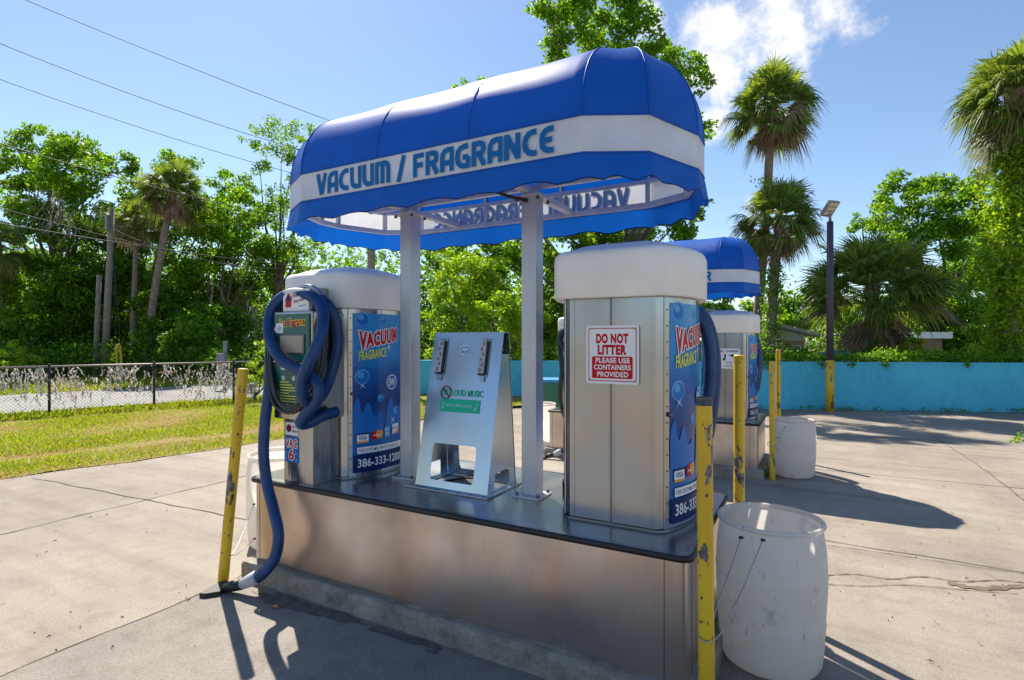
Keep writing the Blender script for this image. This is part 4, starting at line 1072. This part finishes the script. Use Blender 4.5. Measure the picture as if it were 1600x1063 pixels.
def strip(x0, z0, x1, z1, r=.0018):
    p, q_ = np.array((x0, 0, z0)), np.array((x1, 0, z1)); t = q_-p; t = t/np.linalg.norm(t); s1 = np.array((t[2], 0, -t[0]))*r; s2 = np.array((0, r, 0))
    V.append([p-s1, q_-s1, q_+s1, p+s1]); V.append([p-s2, q_-s2, q_+s2, p+s2])
x = -2.5
while x < FL:
    for sg in (1, -1):
        x0, x1, z0, z1 = x, x+FH*.95, .03, FH-.01
        if sg < 0: z0, z1 = z1, z0
        if x1 > FL:
            f = (FL-x0)/(x1-x0); z1 = z0+(z1-z0)*f; x1 = FL
        strip(x0, z0, x1, z1)
    x += .075
quads_obj('wire_mesh', np.array(V), ['fence'], fence)
rng = np.random.default_rng(11); V = []
def moss_strand(p, ln, wd, rng, V, n=5):
    q_ = np.array(p, float); dv = np.array([rng.normal()*.25, rng.normal()*.25, -1.0])
    for i in range(n):
        t = q_+dv*ln/n+rng.normal(size=3)*np.array([.35, .35, .1])*ln/n; a = rng.uniform(0, PI); sd = np.array([math.cos(a), math.sin(a), 0])*wd*(1-.12*i)
        V.append([q_-sd, q_+sd, t+sd*.7, t-sd*.7]); q_ = t
for _ in range(110):
    s_ = rng.uniform(-.5, FL-.5); hh = rng.uniform(.35, FH); k = int(rng.integers(2, 15)); sp = rng.uniform(.03, .22)
    for _ in range(k):
        ss = s_+rng.normal()*sp; p = F0+FD*ss
        moss_strand((p.x, p.y, min(FH, hh+rng.normal()*.12)), rng.uniform(.06, .26), rng.uniform(.010, .026), rng, V)
tag(quads_obj('fence_moss', np.array(V), ['moss_pale']), 'dry grey moss tangled in the chain link fence', kind='stuff')

# houses over the wall
hp = at(1180, 560, 23.0); hp.z = -.42
hr = YAW
house = thing('brick_house', 'low brick house with pale gable, left of the lamp post behind the wall', 'house', hp, hr)
b = B(); b.box(-2.2, 2.05, 0, 4, 0, 2.05, 'brick'); b.box(-2.21, 2.06, -.01, .02, 2.05, 2.16, 'house_wall')
b.prism([(-2.2, 0), (2.05, 0), (2.05, .12), (-1.6, .95), (-2.2, .95)], -.02, .05, 'house_wall', Matrix.Translation((0, 0, 2.16)) @ Matrix.Rotation(PI/2, 4, 'X')); obj('wall', b, house)
b = B(); mt = Matrix.Translation((.2, 2, 2.78)) @ Matrix.Rotation(math.radians(12.5), 4, 'Y'); b.box(-2.4, 2.4, -2.6, 2.6, -.06, .06, 'roof', .01, mt); obj('roof', b, house)
for x0 in (.15, 1.1):
    b = B(); b.box(x0-.02, x0+.8, -.05, .0, 1.0, 1.86, 'house_wall', .01); w_ = obj('window', b, house)
    b = B(); b.box(x0+.04, x0+.74, -.058, -.052, 1.06, 1.80, 'glass'); obj('pane', b, w_)
hp2 = at(1430, 560, 24.5); hp2.z = -.42
house2 = thing('flat_roof_shed', 'dark flat roofed outbuilding with white fascia behind the yellow green shrub', 'shed', hp2, hr)
b = B(); b.box(-1.3, 1.2, 0, 3, 0, 2.12, 'brick'); obj('wall', b, house2)
b = B(); b.box(-1.5, 1.4, -.3, 3.2, 2.13, 2.30, 'roof', .01); b.box(-1.52, 1.42, -.32, -.29, 2.14, 2.42, 'white', .01); obj('roof', b, house2)
hp3 = at(385, 560, 34.0); hp3.z = 0
house3 = thing('cottage', 'grey roofed cottage half hidden by trees beyond the road', 'house', hp3, hr+.25)
b = B(); b.box(-2.5, 3.5, 0, 5, 0, 1.6, 'house_wall'); obj('wall', b, house3)
b = B(); b.loft([[(-2.8, -.4, 1.55), (3.8, -.4, 1.55), (3.8, 5.4, 1.55), (-2.8, 5.4, 1.55)], [(-2.8, -.4, 1.68), (3.8, -.4, 1.68), (3.8, 5.4, 1.68), (-2.8, 5.4, 1.68)], [(-2.2, 2.3, 2.7), (3.2, 2.3, 2.7), (3.2, 2.7, 2.7), (-2.2, 2.7, 2.7)]], 'roof', cap0=True, cap1=True); obj('roof', b, house3)
tp = at(1306, 566, 19.3); tp.z = -.42
boat = thing('covered_boat', 'boat under a faded green tarpaulin behind the lamp post', 'boat', tp, YAW-.1)
b = B(); sec = []
for i in range(9):
    t = i/8; w_ = .25+.62*math.sin(PI*min(1, .25+t*.62)); hh = 1.42+.30*math.sin(PI*(.15+.7*t)); x = -.85+1.85*t
    sec.append([(x, -w_, .75), (x, -w_*1.02, 1.15), (x, -w_*.65, hh-.09), (x, 0, hh), (x, w_*.65, hh-.09), (x, w_*1.02, 1.15), (x, w_, .75)])
b.loft(sec, 'tarp', True, close=True, cap0=True, cap1=True); obj('tarpaulin', b, boat)
b = B(); b.loft([[(x*.95, y*.8, z) for x, y, z in ((-.8, -.4, .35), (.9, -.4, .35), (.9, .4, .35), (-.8, .4, .35))], [(-.85, -.5, .75), (.95, -.5, .75), (.95, .5, .75), (-.85, .5, .75)]], 'house_wall', cap0=True); b.box(-.5, .6, -.4, .4, 0, .36, 'black'); obj('hull', b, boat)
gb = at(862, 625, 10.5); gb.z = gz(gb.x, gb.y)
gbin = thing('wheelie_bin', 'green bin with blue lid standing behind the far drum', 'bin', gb, .3)
b = B(); b.loft([[(-.24, -.26, .08), (.24, -.26, .08), (.24, .26, .08), (-.24, .26, .08)], [(-.30, -.32, .98), (.30, -.32, .98), (.30, .32, .98), (-.30, .32, .98)]], 'bin_green', cap0=True, cap1=True); obj('body', b, gbin)
b = B(); b.box(-.32, .32, -.36, .34, .985, 1.04, 'bin_blue', .015); obj('lid', b, gbin)
for s_ in (-1, 1):
    b = B(); b.tube([(s_*.27, .26, .1), (s_*.32, .26, .1)], .1, 'black', 14); obj('wheel', b, gbin)

# utility poles, wires, box
def upole(px, base_y, top_x, top_y, d, r, label, cross=False):
    bp = at(px, base_y, d); bp.z = 0; tp_ = at(top_x, top_y, d)
    root = thing('utility_pole', label, 'utility pole', bp, 0, 'wooden utility poles')
    t = tp_-bp; b = B(); b.tube([Vector((0, 0, -.2)), t*.5, t], [r, r*.88, r*.72], 'wood_pole', 12); obj('shaft', b, root)
    if cross:
        b = B(); b.box(-.09, .09, -.25, -.12, t.z-1.0, t.z-.35, 'util_box', .03)
        for v in b.bm.verts: v.co += Vector((t.x, t.y, 0))
        obj('insulator_bracket', b, root)
    return root, tp_
up1, T1 = upole(163, 574, 175, 325, 24, .15, 'tall grey utility pole with stay wires among the left trees', True)
up2, T2 = upole(149, 574, 155, 430, 24.3, .125, 'short grey utility pole beside the taller one')
up3, T3 = upole(580, 575, 580, 205, 20, .16, 'utility pole seen under the canopy beside the left cabinet', True)
for k, (tx, ty, px, py, dd) in enumerate(((177, 395, 184, 578, 22.6), (178, 400, 192, 578, 22.2))):
    a = at(tx, ty, 24); e = at(px, py, dd); e.z = 0
    st = thing('stay_wire', ('stay wire of the tall pole with yellow guard, left of the pair', 'stay wire of the tall pole with yellow guard, right of the pair')[k], 'stay wire', e, 0, 'stay wires of the tall pole')
    b = B(); b.tube([a-e, Vector((0, 0, 0))], .012, 'cable', 6); obj('wire', b, st)
    b = B(); dvec = (a-e).normalized(); b.tube([dvec*.05, dvec*1.55], .045, 'guard', 8); obj('guard', b, st)
def wire(a, c, sag, label, r=.011):
    b = B(); P = [a.lerp(c, i/20)-UP*sag*4*(i/20)*(1-i/20) for i in range(21)]; b.tube(P, r, 'cable', 6)
    tag(obj('power_line', b), label, 'power line', 'overhead power lines')
def ext(p, q_, k): return p+(q_-p)*k
wire(at(-60, -42, 11.3), at(580, 212, 20), .10, 'topmost power line crossing the upper left sky', .009)
wire(at(-40, 52, 11.5), at(580, 262, 20), .25, 'second power line from the top in the left sky', .009)
wire(at(-40, 110, 11.2), at(580, 300, 20), .2, 'third power line from the top in the left sky', .008)
wire(at(-40, 212, 10.8), at(580, 360, 20), .25, 'fourth power line, running in front of the left treetops', .010)
wire(at(-60, 309, 13.0), at(560, 452, 24), .2, 'power line crossing the leaning palm at mid height', .010)
wire(at(-60, 339, 13.0), at(560, 425, 24), .15, 'dark thick cable below the leaning palm crown', .014)
wire(T1-UP*.3, at(440, 347, 22), .25, 'level wire from the tall pole head towards the canopy', .008)
wire(T1-UP*.9, at(440, 420, 21), .4, 'sagging wire from the tall pole towards the hose cabinet', .008)
wire(T1-UP*1.8, at(-40, 460, 30), .3, 'wire from the tall pole down to the left edge', .011)
ub = at(352, 600, 17.8); ub.z = 0
umb = thing('meter_post', 'grey electric meter box on a short post beyond the fence', 'meter box', ub, YAW)
b = B(); b.box(-.05, .05, -.05, .05, 0, 1.62, 'util_box', .005); obj('post', b, umb)
b = B(); b.box(-.22, .04, -.14, -.05, .62, 1.22, 'util_box', .015); obj('meter_box', b, umb)

# ------------------------------------------------------------------ trees
def crown_points(blobs, d, rng, dens, dj, size):
    C = []
    for bl_ in blobs:
        px, py, r = bl_[:3]; r *= 1.16; dd = d+rng.normal()*dj; c = at(px, py, dd); R = r*dd/FPX
        ns = max(5, int(13*(r/45)**1.3))
        for _ in range(ns):
            v = rng.normal(size=3); v /= np.linalg.norm(v); v *= R*.82*rng.uniform(.25, 1)**.5; cc = np.array(c)+v
            rs = R*rng.uniform(.26, .46); n = int(dens*8.5*rs*rs/(size*size)*rng.uniform(.7, 1.3))
            g = rng.normal(size=(n, 3)); g /= np.linalg.norm(g, axis=1, keepdims=True); g *= (rs*rng.uniform(.15, 1.15, n)**.6)[:, None]; g[:, 2] *= .72
            C.append(cc+g)
    return np.concatenate(C)
def tree(name, label, base, d, blobs, leaf, seed, size=.17, dens=3.2, dj=1.2, trunk_r=.25, fork=.45, group=None, moss=None, cat='tree', up=.5, nlimb=None):
    rng = np.random.default_rng(seed); base = Vector(base)
    root = thing(name, label, cat, base, 0, group)
    C = crown_points(blobs, d, rng, dens, dj, size)-np.array(base)
    o = quads_obj('crown', leaf_quads(C, size, rng, up), [leaf], root)
    b = B(); cm = Vector(C.mean(axis=0)); zt = C[:, 2].max(); fk = Vector((cm.x*fork, cm.y*fork, cm.z*fork))
    mid = Vector((fk.x*.3, fk.y*.3, fk.z*.5))+Vector((rng.normal()*.1, rng.normal()*.1, 0))
    b.tube(smooth([Vector((0, 0, -.3)), mid, fk], 6), [trunk_r*(1.25-.55*i/12) for i in range(13)], 'bark', 9)
    lim = list(blobs); rng.shuffle(lim)
    for bl_ in lim[:(nlimb or len(lim))]:
        e = at(bl_[0], bl_[1], d)-base; st = fk.lerp(mid, rng.uniform(0, .5)); m_ = st.lerp(e, .5)+Vector((rng.normal()*.25, rng.normal()*.25, -.1*(e-st).length))
        P = smooth([st, m_, m_.lerp(e, .7)], 5); b.tube(P, [trunk_r*.36*(1-.88*i/(len(P)-1)) for i in range(len(P))], 'bark', 6)
    obj('trunk', b, root)
    if moss:
        V = []
        for (px, py, ln, n) in moss:
            for _ in range(n):
                p = at(px+rng.normal()*7, py+rng.normal()*6, d-.6+rng.normal()*.6)-base; moss_strand(p, ln*rng.uniform(.4, 1.2), rng.uniform(.02, .05), rng, V, 6)
        tag(quads_obj('hanging_moss', np.array(V), ['moss_grey'], root), kind='stuff')
    return root
def gpt(px, d, z=0.0): p = at(px, 560, d); return (p.x, p.y, z)
tree('oak_tree', 'tall moss hung oak at the far left', gpt(95, 28), 28, [(65, 222, 34), (30, 262, 36), (100, 232, 34), (18, 312, 30), (122, 290, 40), (60, 300, 40), (152, 250, 28), (95, 345, 40), (45, 350, 34), (140, 335, 34), (75, 262, 34), (110, 385, 34)], 'oak_leaf', 1, .19, 3.0, 1.6, .32, .5, 'trees beyond the road', [(92, 305, 2.2, 30), (108, 330, 2.0, 22), (62, 290, 1.4, 14), (150, 325, 1.5, 14), (80, 340, 1.8, 16)])
tree('oak_tree', 'oak with spread top behind the two utility poles', gpt(215, 33), 32, [(212, 290, 34), (188, 258, 26), (262, 262, 28), (292, 255, 28), (250, 308, 36), (200, 345, 40), (312, 330, 40), (342, 300, 32), (240, 360, 40), (280, 340, 36), (170, 380, 36)], 'oak_leaf', 2, .2, 2.8, 1.6, .3, .5, 'trees beyond the road', [(165, 330, 2.4, 24), (205, 350, 2.6, 24), (150, 365, 1.8, 14), (225, 420, 2, 14)])
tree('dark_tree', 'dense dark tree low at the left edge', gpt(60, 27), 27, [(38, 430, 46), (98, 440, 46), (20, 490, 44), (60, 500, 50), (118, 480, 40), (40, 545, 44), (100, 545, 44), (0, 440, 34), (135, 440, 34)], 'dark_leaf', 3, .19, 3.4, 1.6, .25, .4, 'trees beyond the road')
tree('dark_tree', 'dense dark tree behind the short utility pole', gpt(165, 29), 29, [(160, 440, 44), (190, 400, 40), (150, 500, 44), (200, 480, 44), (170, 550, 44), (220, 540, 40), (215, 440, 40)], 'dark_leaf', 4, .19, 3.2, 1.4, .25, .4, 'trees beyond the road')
tree('leafy_tree', 'broad mid green tree right of the leaning palm', gpt(335, 28), 28, [(332, 365, 44), (372, 330, 36), (384, 400, 44), (318, 430, 46), (402, 455, 40), (352, 480, 42), (292, 410, 36), (420, 400, 34), (365, 290, 26), (400, 340, 28)], 'oak_leaf', 5, .18, 3.0, 1.5, .28, .45, 'trees beyond the road', [(395, 480, 1.6, 18), (330, 440, 1.3, 12)])
tree('leafy_tree', 'lower leafy tree at the foot of the leaning palm', gpt(285, 26.5), 26, [(282, 490, 40), (300, 530, 40), (250, 520, 36), (320, 500, 40), (340, 540, 36), (265, 455, 34), (235, 480, 32), (375, 525, 34)], 'dark_leaf', 6, .18, 3.2, 1.2, .2, .4, 'trees beyond the road')
tree('thin_tree', 'tall thin sparse tree just left of the blue canopy', gpt(420, 30), 30, [(402, 215, 26), (440, 205, 28), (420, 250, 28), (462, 232, 24), (442, 300, 30), (396, 285, 20), (470, 265, 22), (450, 345, 26), (425, 340, 22), (480, 210, 18), (500, 390, 26), (540, 405, 20), (590, 402, 16), (610, 412, 12), (470, 390, 30), (450, 415, 30)], 'oak_leaf', 7, .15, 1.5, 1.2, .22, .55, 'trees beyond the road')
tree('big_tree', 'very tall broad tree rising behind the blue canopy', gpt(930, 24, -.4), 24, [(862, 12, 34), (905, 30, 40), (962, 38, 42), (1015, 60, 36), (880, 85, 36), (1062, 92, 34), (1092, 132, 28), (990, 15, 30), (940, 80, 40), (1040, 120, 34), (1088, 200, 26), (722, 140, 16), (750, 135, 12), (880, 380, 46), (1000, 345, 52), (1060, 352, 36), (950, 380, 46), (870, 450, 44), (860, 515, 40), (1085, 322, 26), (920, 420, 46), (900, 200, 55), (980, 220, 55), (820, 300, 46), (760, 260, 40), (1040, 230, 44), (1000, 430, 46), (820, 410, 38), (930, 500, 44)], 'oak_leaf', 8, .19, 3.0, 2.0, .42, .5, 'trees behind the blue wall', [(872, 10, 2.2, 26), (880, 30, 1.6, 14)])
tree('bright_tree', 'bright yellow green small tree between the two canopy posts', gpt(745, 19, -.4), 19, [(738, 430, 40), (700, 455, 34), (778, 440, 36), (722, 500, 42), (782, 500, 40), (690, 400, 24), (745, 545, 40), (692, 545, 30), (812, 460, 34), (805, 530, 36), (830, 500, 30), (675, 500, 22)], 'bright_leaf', 9, .13, 3.0, 1.0, .13, .4, 'trees behind the blue wall')
tree('dark_tree', 'dark tree behind the bright small tree, above the mat stand', gpt(720, 27, -.4), 26, [(690, 405, 26), (725, 395, 30), (770, 390, 36), (810, 400, 36), (700, 450, 30), (760, 450, 40), (810, 470, 40), (840, 560, 36), (780, 560, 36), (720, 560, 36), (830, 520, 36)], 'dark_leaf', 10, .19, 2.8, 1.2, .22, .4, 'trees behind the blue wall')
tree('leafy_tree', 'leafy tree round the palm trunks above the far drum', gpt(1175, 25, -.4), 25, [(1122, 455, 24), (1150, 480, 26), (1190, 490, 26), (1232, 480, 30), (1245, 505, 28), (1210, 520, 22), (1120, 500, 26), (1205, 450, 16), (1260, 480, 22), (1090, 470, 30), (1085, 520, 30)], 'oak_leaf', 11, .17, 2.8, .9, .16, .4, 'trees behind the blue wall')
tree('oak_tree', 'wide oak filling the right background behind the bushy palm', gpt(1460, 27, -.4), 26, [(1400, 310, 38), (1452, 300, 36), (1502, 295, 36), (1540, 325, 32), (1372, 335, 28), (1342, 350, 18), (1420, 362, 42), (1478, 372, 48), (1522, 420, 44), (1500, 480, 44), (1540, 500, 36), (1462, 450, 44), (1400, 395, 34), (1530, 370, 38), (1480, 530, 40), (1520, 545, 36), (1560, 440, 30)], 'oak_leaf', 12, .19, 2.9, 1.6, .35, .45, 'trees behind the blue wall')
tree('leafy_tree', 'rounded tree right of the wide oak, behind the ivy palm', gpt(1570, 29, -.4), 29, [(1560, 350, 40), (1600, 400, 44), (1560, 420, 44), (1600, 470, 44), (1560, 500, 44), (1620, 330, 36), (1640, 440, 44)], 'oak_leaf', 14, .2, 2.8, 1.2, .2, .4, 'trees behind the blue wall')
tree('dark_tree', 'shaded tree low behind the bushy palm and the shed', gpt(1400, 29, -.4), 29, [(1290, 500, 30), (1330, 510, 36), (1390, 500, 40), (1450, 500, 40), (1440, 450, 36), (1360, 540, 36), (1500, 550, 36), (1270, 450, 20)], 'dark_leaf', 13, .2, 2.8, .9, .2, .4, 'trees behind the blue wall')
def shrub(label, px, d, z, blobs, leaf, seed, size=.11, dens=3.0):
    return tree('shrub', label, gpt(px, d, z), d, blobs, leaf, seed, size, dens, .35, .045, .3, 'shrubs behind the fence and wall', None, 'shrub', .6)
shrub('bright yellow green shrub in front of the flat roofed outbuilding', 1430, 18.4, -.42, [(1402, 548, 15), (1425, 540, 18), (1452, 550, 17), (1430, 560, 20), (1400, 562, 14), (1465, 562, 12), (1425, 525, 10)], 'bright_leaf', 21)
shrub('mid green shrub right of the covered boat', 1368, 18.6, -.42, [(1360, 548, 15), (1380, 555, 14), (1345, 560, 13), (1372, 538, 10)], 'oak_leaf', 22)
shrub('light green shrub at the right edge behind the wall', 1580, 16.5, -.42, [(1562, 530, 24), (1592, 520, 26), (1575, 555, 24), (1605, 550, 28), (1540, 555, 20)], 'bright_leaf', 23, .10, 2.6)
shrub('dark leafy shrub under the pale house windows', 1240, 19.5, -.42, [(1238, 548, 13), (1255, 555, 12), (1225, 560, 12), (1200, 562, 12)], 'dark_leaf', 24)
shrub('sunlit round shrub low at the far left by the road', 20, 21, 0, [(15, 560, 22), (45, 570, 18), (-10, 565, 20), (25, 545, 12)], 'bright_leaf', 25, .13)
shrub('light green vine bush climbing the fence beside the hose cabinet', 405, 14.8, 0, [(400, 575, 18), (412, 555, 14), (420, 590, 18), (388, 590, 14), (408, 535, 10), (425, 565, 14), (395, 605, 14)], 'bright_leaf', 26, .10, 2.4)
shrub('dark shrub behind the grey meter box', 360, 21, 0, [(340, 560, 20), (365, 555, 20), (320, 570, 16), (355, 585, 16)], 'dark_leaf', 27, .13)

# dense wood behind everything on the left and centre
rng = np.random.default_rng(40); C = []
for px in range(-160, 880, 26):
    for _ in range(3):
        dd = rng.uniform(34, 40); c = np.array(at(px+rng.normal()*12, rng.uniform(430, 560) if px < 430 else rng.uniform(440, 560), dd)); n = 800
        g = rng.normal(size=(n, 3))*1.5; C.append(c+g)
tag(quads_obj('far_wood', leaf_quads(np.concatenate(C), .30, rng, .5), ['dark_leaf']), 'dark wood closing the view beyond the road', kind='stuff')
C = []
for px in range(-60, 440, 9):
    for _ in range(3):
        dd = rng.uniform(23.5, 26.5); c = np.array(at(px, rng.uniform(545, 580), dd)); C.append(c+rng.normal(size=(110, 3))*np.array([.5, .5, .3]))
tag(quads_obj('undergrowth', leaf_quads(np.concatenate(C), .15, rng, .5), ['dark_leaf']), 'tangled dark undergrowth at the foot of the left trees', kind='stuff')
C = []
for px in range(1180, 2100, 12):
    for _ in range(3):
        dd = rng.uniform(27, 31); c = np.array(at(px, rng.uniform(500, 575), dd)); C.append(c+rng.normal(size=(150, 3))*np.array([.8, .8, .7]))
tag(quads_obj('undergrowth', leaf_quads(np.concatenate(C), .2, rng, .5), ['dark_leaf']), 'dark thicket behind the houses over the wall', kind='stuff')

# ivy along the wall top and weeds at its foot
C = []
for i in range(900):
    s_ = rng.uniform(9, 26) if rng.uniform() < .97 else rng.uniform(0, 9); p = WA2+WD*s_+WNn*(.12+abs(rng.normal())*.16)
    k = .5+.5*math.sin(s_*1.9)*math.sin(s_*.7+1); hgt = 1.10+abs(rng.normal())*.10*(.5+k); n = int(14+14*k)
    C.append(np.array((p.x, p.y, hgt))+rng.normal(size=(n, 3))*np.array([.08, .08, .035]))
for s0, dep in ((12.2, .25), (13.6, .18), (15.2, .16), (17.3, .12), (18.9, .36), (19.05, .30), (19.5, .20), (21, .15), (10.9, .30), (14.4, .12)):
    for j in range(int(dep*70)):
        p = WA2+WD*(s0+rng.normal()*.05+j*.003)-WNn*.04; C.append(np.array((p.x, p.y, 1.05-j/70))+rng.normal(size=(5, 3))*.035)
tag(quads_obj('wall_ivy', leaf_quads(np.concatenate(C), .075, rng, .6), ['oak_leaf']), 'ivy trailing along the top of the blue wall', kind='stuff')
C = []
for i in range(70):
    s_ = rng.uniform(11, 27); p = WA2+WD*s_-WNn*abs(rng.normal())*.1; n = int(rng.integers(5, 40)); C.append(np.array((p.x, p.y, gz(p.x, p.y)+.05))+rng.normal(size=(n, 3))*np.array([.10, .06, .045]))
for (px, py, n) in ((1192, 748, 60), (1600, 682, 60), (1588, 684, 30)):
    x, y = gp(px, py); dd = (py-531.5); p = at(px, py, FPX*(H+.15)/dd); C.append(np.array((p.x, p.y, gz(p.x, p.y)+.05))+rng.normal(size=(n, 3))*np.array([.07, .07, .05]))
tag(quads_obj('weeds', leaf_quads(np.concatenate(C), .06, rng, .6), ['oak_leaf']), 'small weeds in the cracks at the foot of walls and islands', kind='stuff')

# ------------------------------------------------------------------ palms
def frond(o, az, el, R, rng, nl=22, droop=.5, lw=.0165):
    a = np.array([math.cos(az)*math.cos(el), math.sin(az)*math.cos(el), math.sin(el)]); s_ = np.cross(a, [0, 0, 1.0]); s_ /= np.linalg.norm(s_)+1e-9; n = np.cross(s_, a)
    ro = rng.normal()*.55; s_, n = s_*math.cos(ro)+n*math.sin(ro), n*math.cos(ro)-s_*math.sin(ro)
    out = []; o = np.array(o); pet = R*rng.uniform(.42, .55); hub = o+a*pet+np.array([0, 0, -1])*pet*.12
    sd = s_*.02*R/1.5; out.append([o-sd, o+sd, hub+sd*.6, hub-sd*.6])
    for i in range(nl):
        th = -1.25+2.5*i/(nl-1); L = R*.62*(.72+.28*math.cos(th))*rng.uniform(.88, 1.08); dv = math.cos(th)*a+math.sin(th)*s_+n*(.10+.12*abs(th)); dv /= np.linalg.norm(dv)
        w = np.cross(dv, n); w /= np.linalg.norm(w)+1e-9; w = w*R*lw
        m_ = hub+dv*L*.55-np.array([0, 0, 1])*L*.07*droop; t = hub+dv*L*.88-np.array([0, 0, 1])*L*(.46*droop*rng.uniform(.5, 1.4))
        out.append([hub-w*.35, hub+w*.35, m_+w, m_-w]); out.append([m_-w, m_+w, t+w*.12, t-w*.12])
    return out
def palm(label, base, crown, R, nf, seed, tr=.17, dead=10, group='cabbage palms', ivy=None, elmin=-1.0, name='palm_tree', bend=0.0, nl=28, dr=1.0, lw=.0135):
    rng = np.random.default_rng(seed); base, crown = Vector(base), Vector(crown); root = thing(name, label, 'palm tree', base, 0, group)
    c = crown-base; V = []; VD = []
    for i in range(nf):
        el = math.asin(math.sin(elmin)+(math.sin(1.3)-math.sin(elmin))*(i+.5)/nf)+rng.normal()*.09; az = i*2.39996+rng.normal()*.15
        (VD if el < -.3 and rng.uniform() < .35 else V).extend(frond(np.array(c)+rng.normal(size=3)*.06*R, az, el, R*rng.uniform(.85, 1.08), rng, nl, dr*(1.0-.5*math.sin(max(0, el))), lw))
    for i in range(nf//3): V += frond(np.array(c)+rng.normal(size=3)*.08*R, rng.uniform(0, 2*PI), rng.uniform(-.5, 1.45), R*rng.uniform(.45, .7), rng, nl, dr*.7, lw)
    quads_obj('crown', np.array(V), ['palm_leaf'], root)
    if dead:
        V = VD
        for i in range(dead): V += frond(np.array(c)-np.array([0, 0, .12*R]), rng.uniform(0, 2*PI), rng.uniform(-1.35, -.85), R*rng.uniform(.6, .85), rng, 14, .5)
        quads_obj('dead_fronds', np.array(V), ['dead_frond'], root)
    b = B(); side = Vector((RT.x, RT.y, 0))*bend
    P = smooth([Vector((0, 0, -.3)), c*.33+side, c*.66+side*.8, c], 9); b.tube(P, [tr*(1.12-.25*i/(len(P)-1)+.03*math.sin(i*2.2)) for i in range(len(P))], 'palm_bark', 12)
    b.tube([c*.97-Vector((0, 0, .25)), c, c+Vector((0, 0, .18*R))], [tr*1.05, tr*1.3, tr*.7], 'sheath', 10); obj('trunk', b, root)
    if ivy:
        z0, z1, rad, n, m = ivy; C = []
        for _ in range(n):
            t = rng.uniform(0, 1); q_ = c*(z0+(z1-z0)*t); a = rng.uniform(0, 2*PI); rr = rad*(.7+.5*math.sin(t*9+seed)*.5+.4*rng.normal()); C.append(np.array(q_)+np.array([math.cos(a)*rr, math.sin(a)*rr, 0])+rng.normal(size=(m, 3))*.10)
        quads_obj('ivy', leaf_quads(np.concatenate(C), .12, rng, .5), ['oak_leaf' if seed != 53 else 'bright_leaf'], root)
    return root
palm('tall palm with round crown under the white cloud', gpt(1168, 22, -.42), at(1206, 168, 22), 1.9, 66, 51, .17, 22, ivy=(.60, .76, .20, 60, 10), bend=.15)
palm('middle height palm below the tall round crowned one', gpt(1196, 20.5, -.42), at(1217, 345, 20.5), 1.8, 52, 52, .17, 12, ivy=(.25, .75, .30, 160, 14), elmin=-.8)
palm('ivy wrapped palm at the right edge', gpt(1578, 15.6, -.42), at(1588, 146, 15.6), 1.80, 66, 53, .22, 26, ivy=(.03, .90, .52, 1100, 24))
palm('short bushy palm with drooping dead fronds left of the shed', gpt(1362, 19.0, -.42), at(1362, 455, 19.0), 2.5, 70, 54, .19, 26, elmin=-.40, nl=30, dr=.75, lw=.0115)
palm('leaning palm with curved trunk beside the utility poles', gpt(228, 24.5), at(270, 298, 24.5), 1.55, 60, 55, .15, 14, bend=-.15)
palm('small palm crown behind the leaning one', gpt(205, 26), at(214, 345, 26), 1.35, 46, 56, .12, 12)
palm('palm cut by the left edge of the view', gpt(-8, 25), at(-4, 385, 25), 1.5, 36, 57, .16, 8)
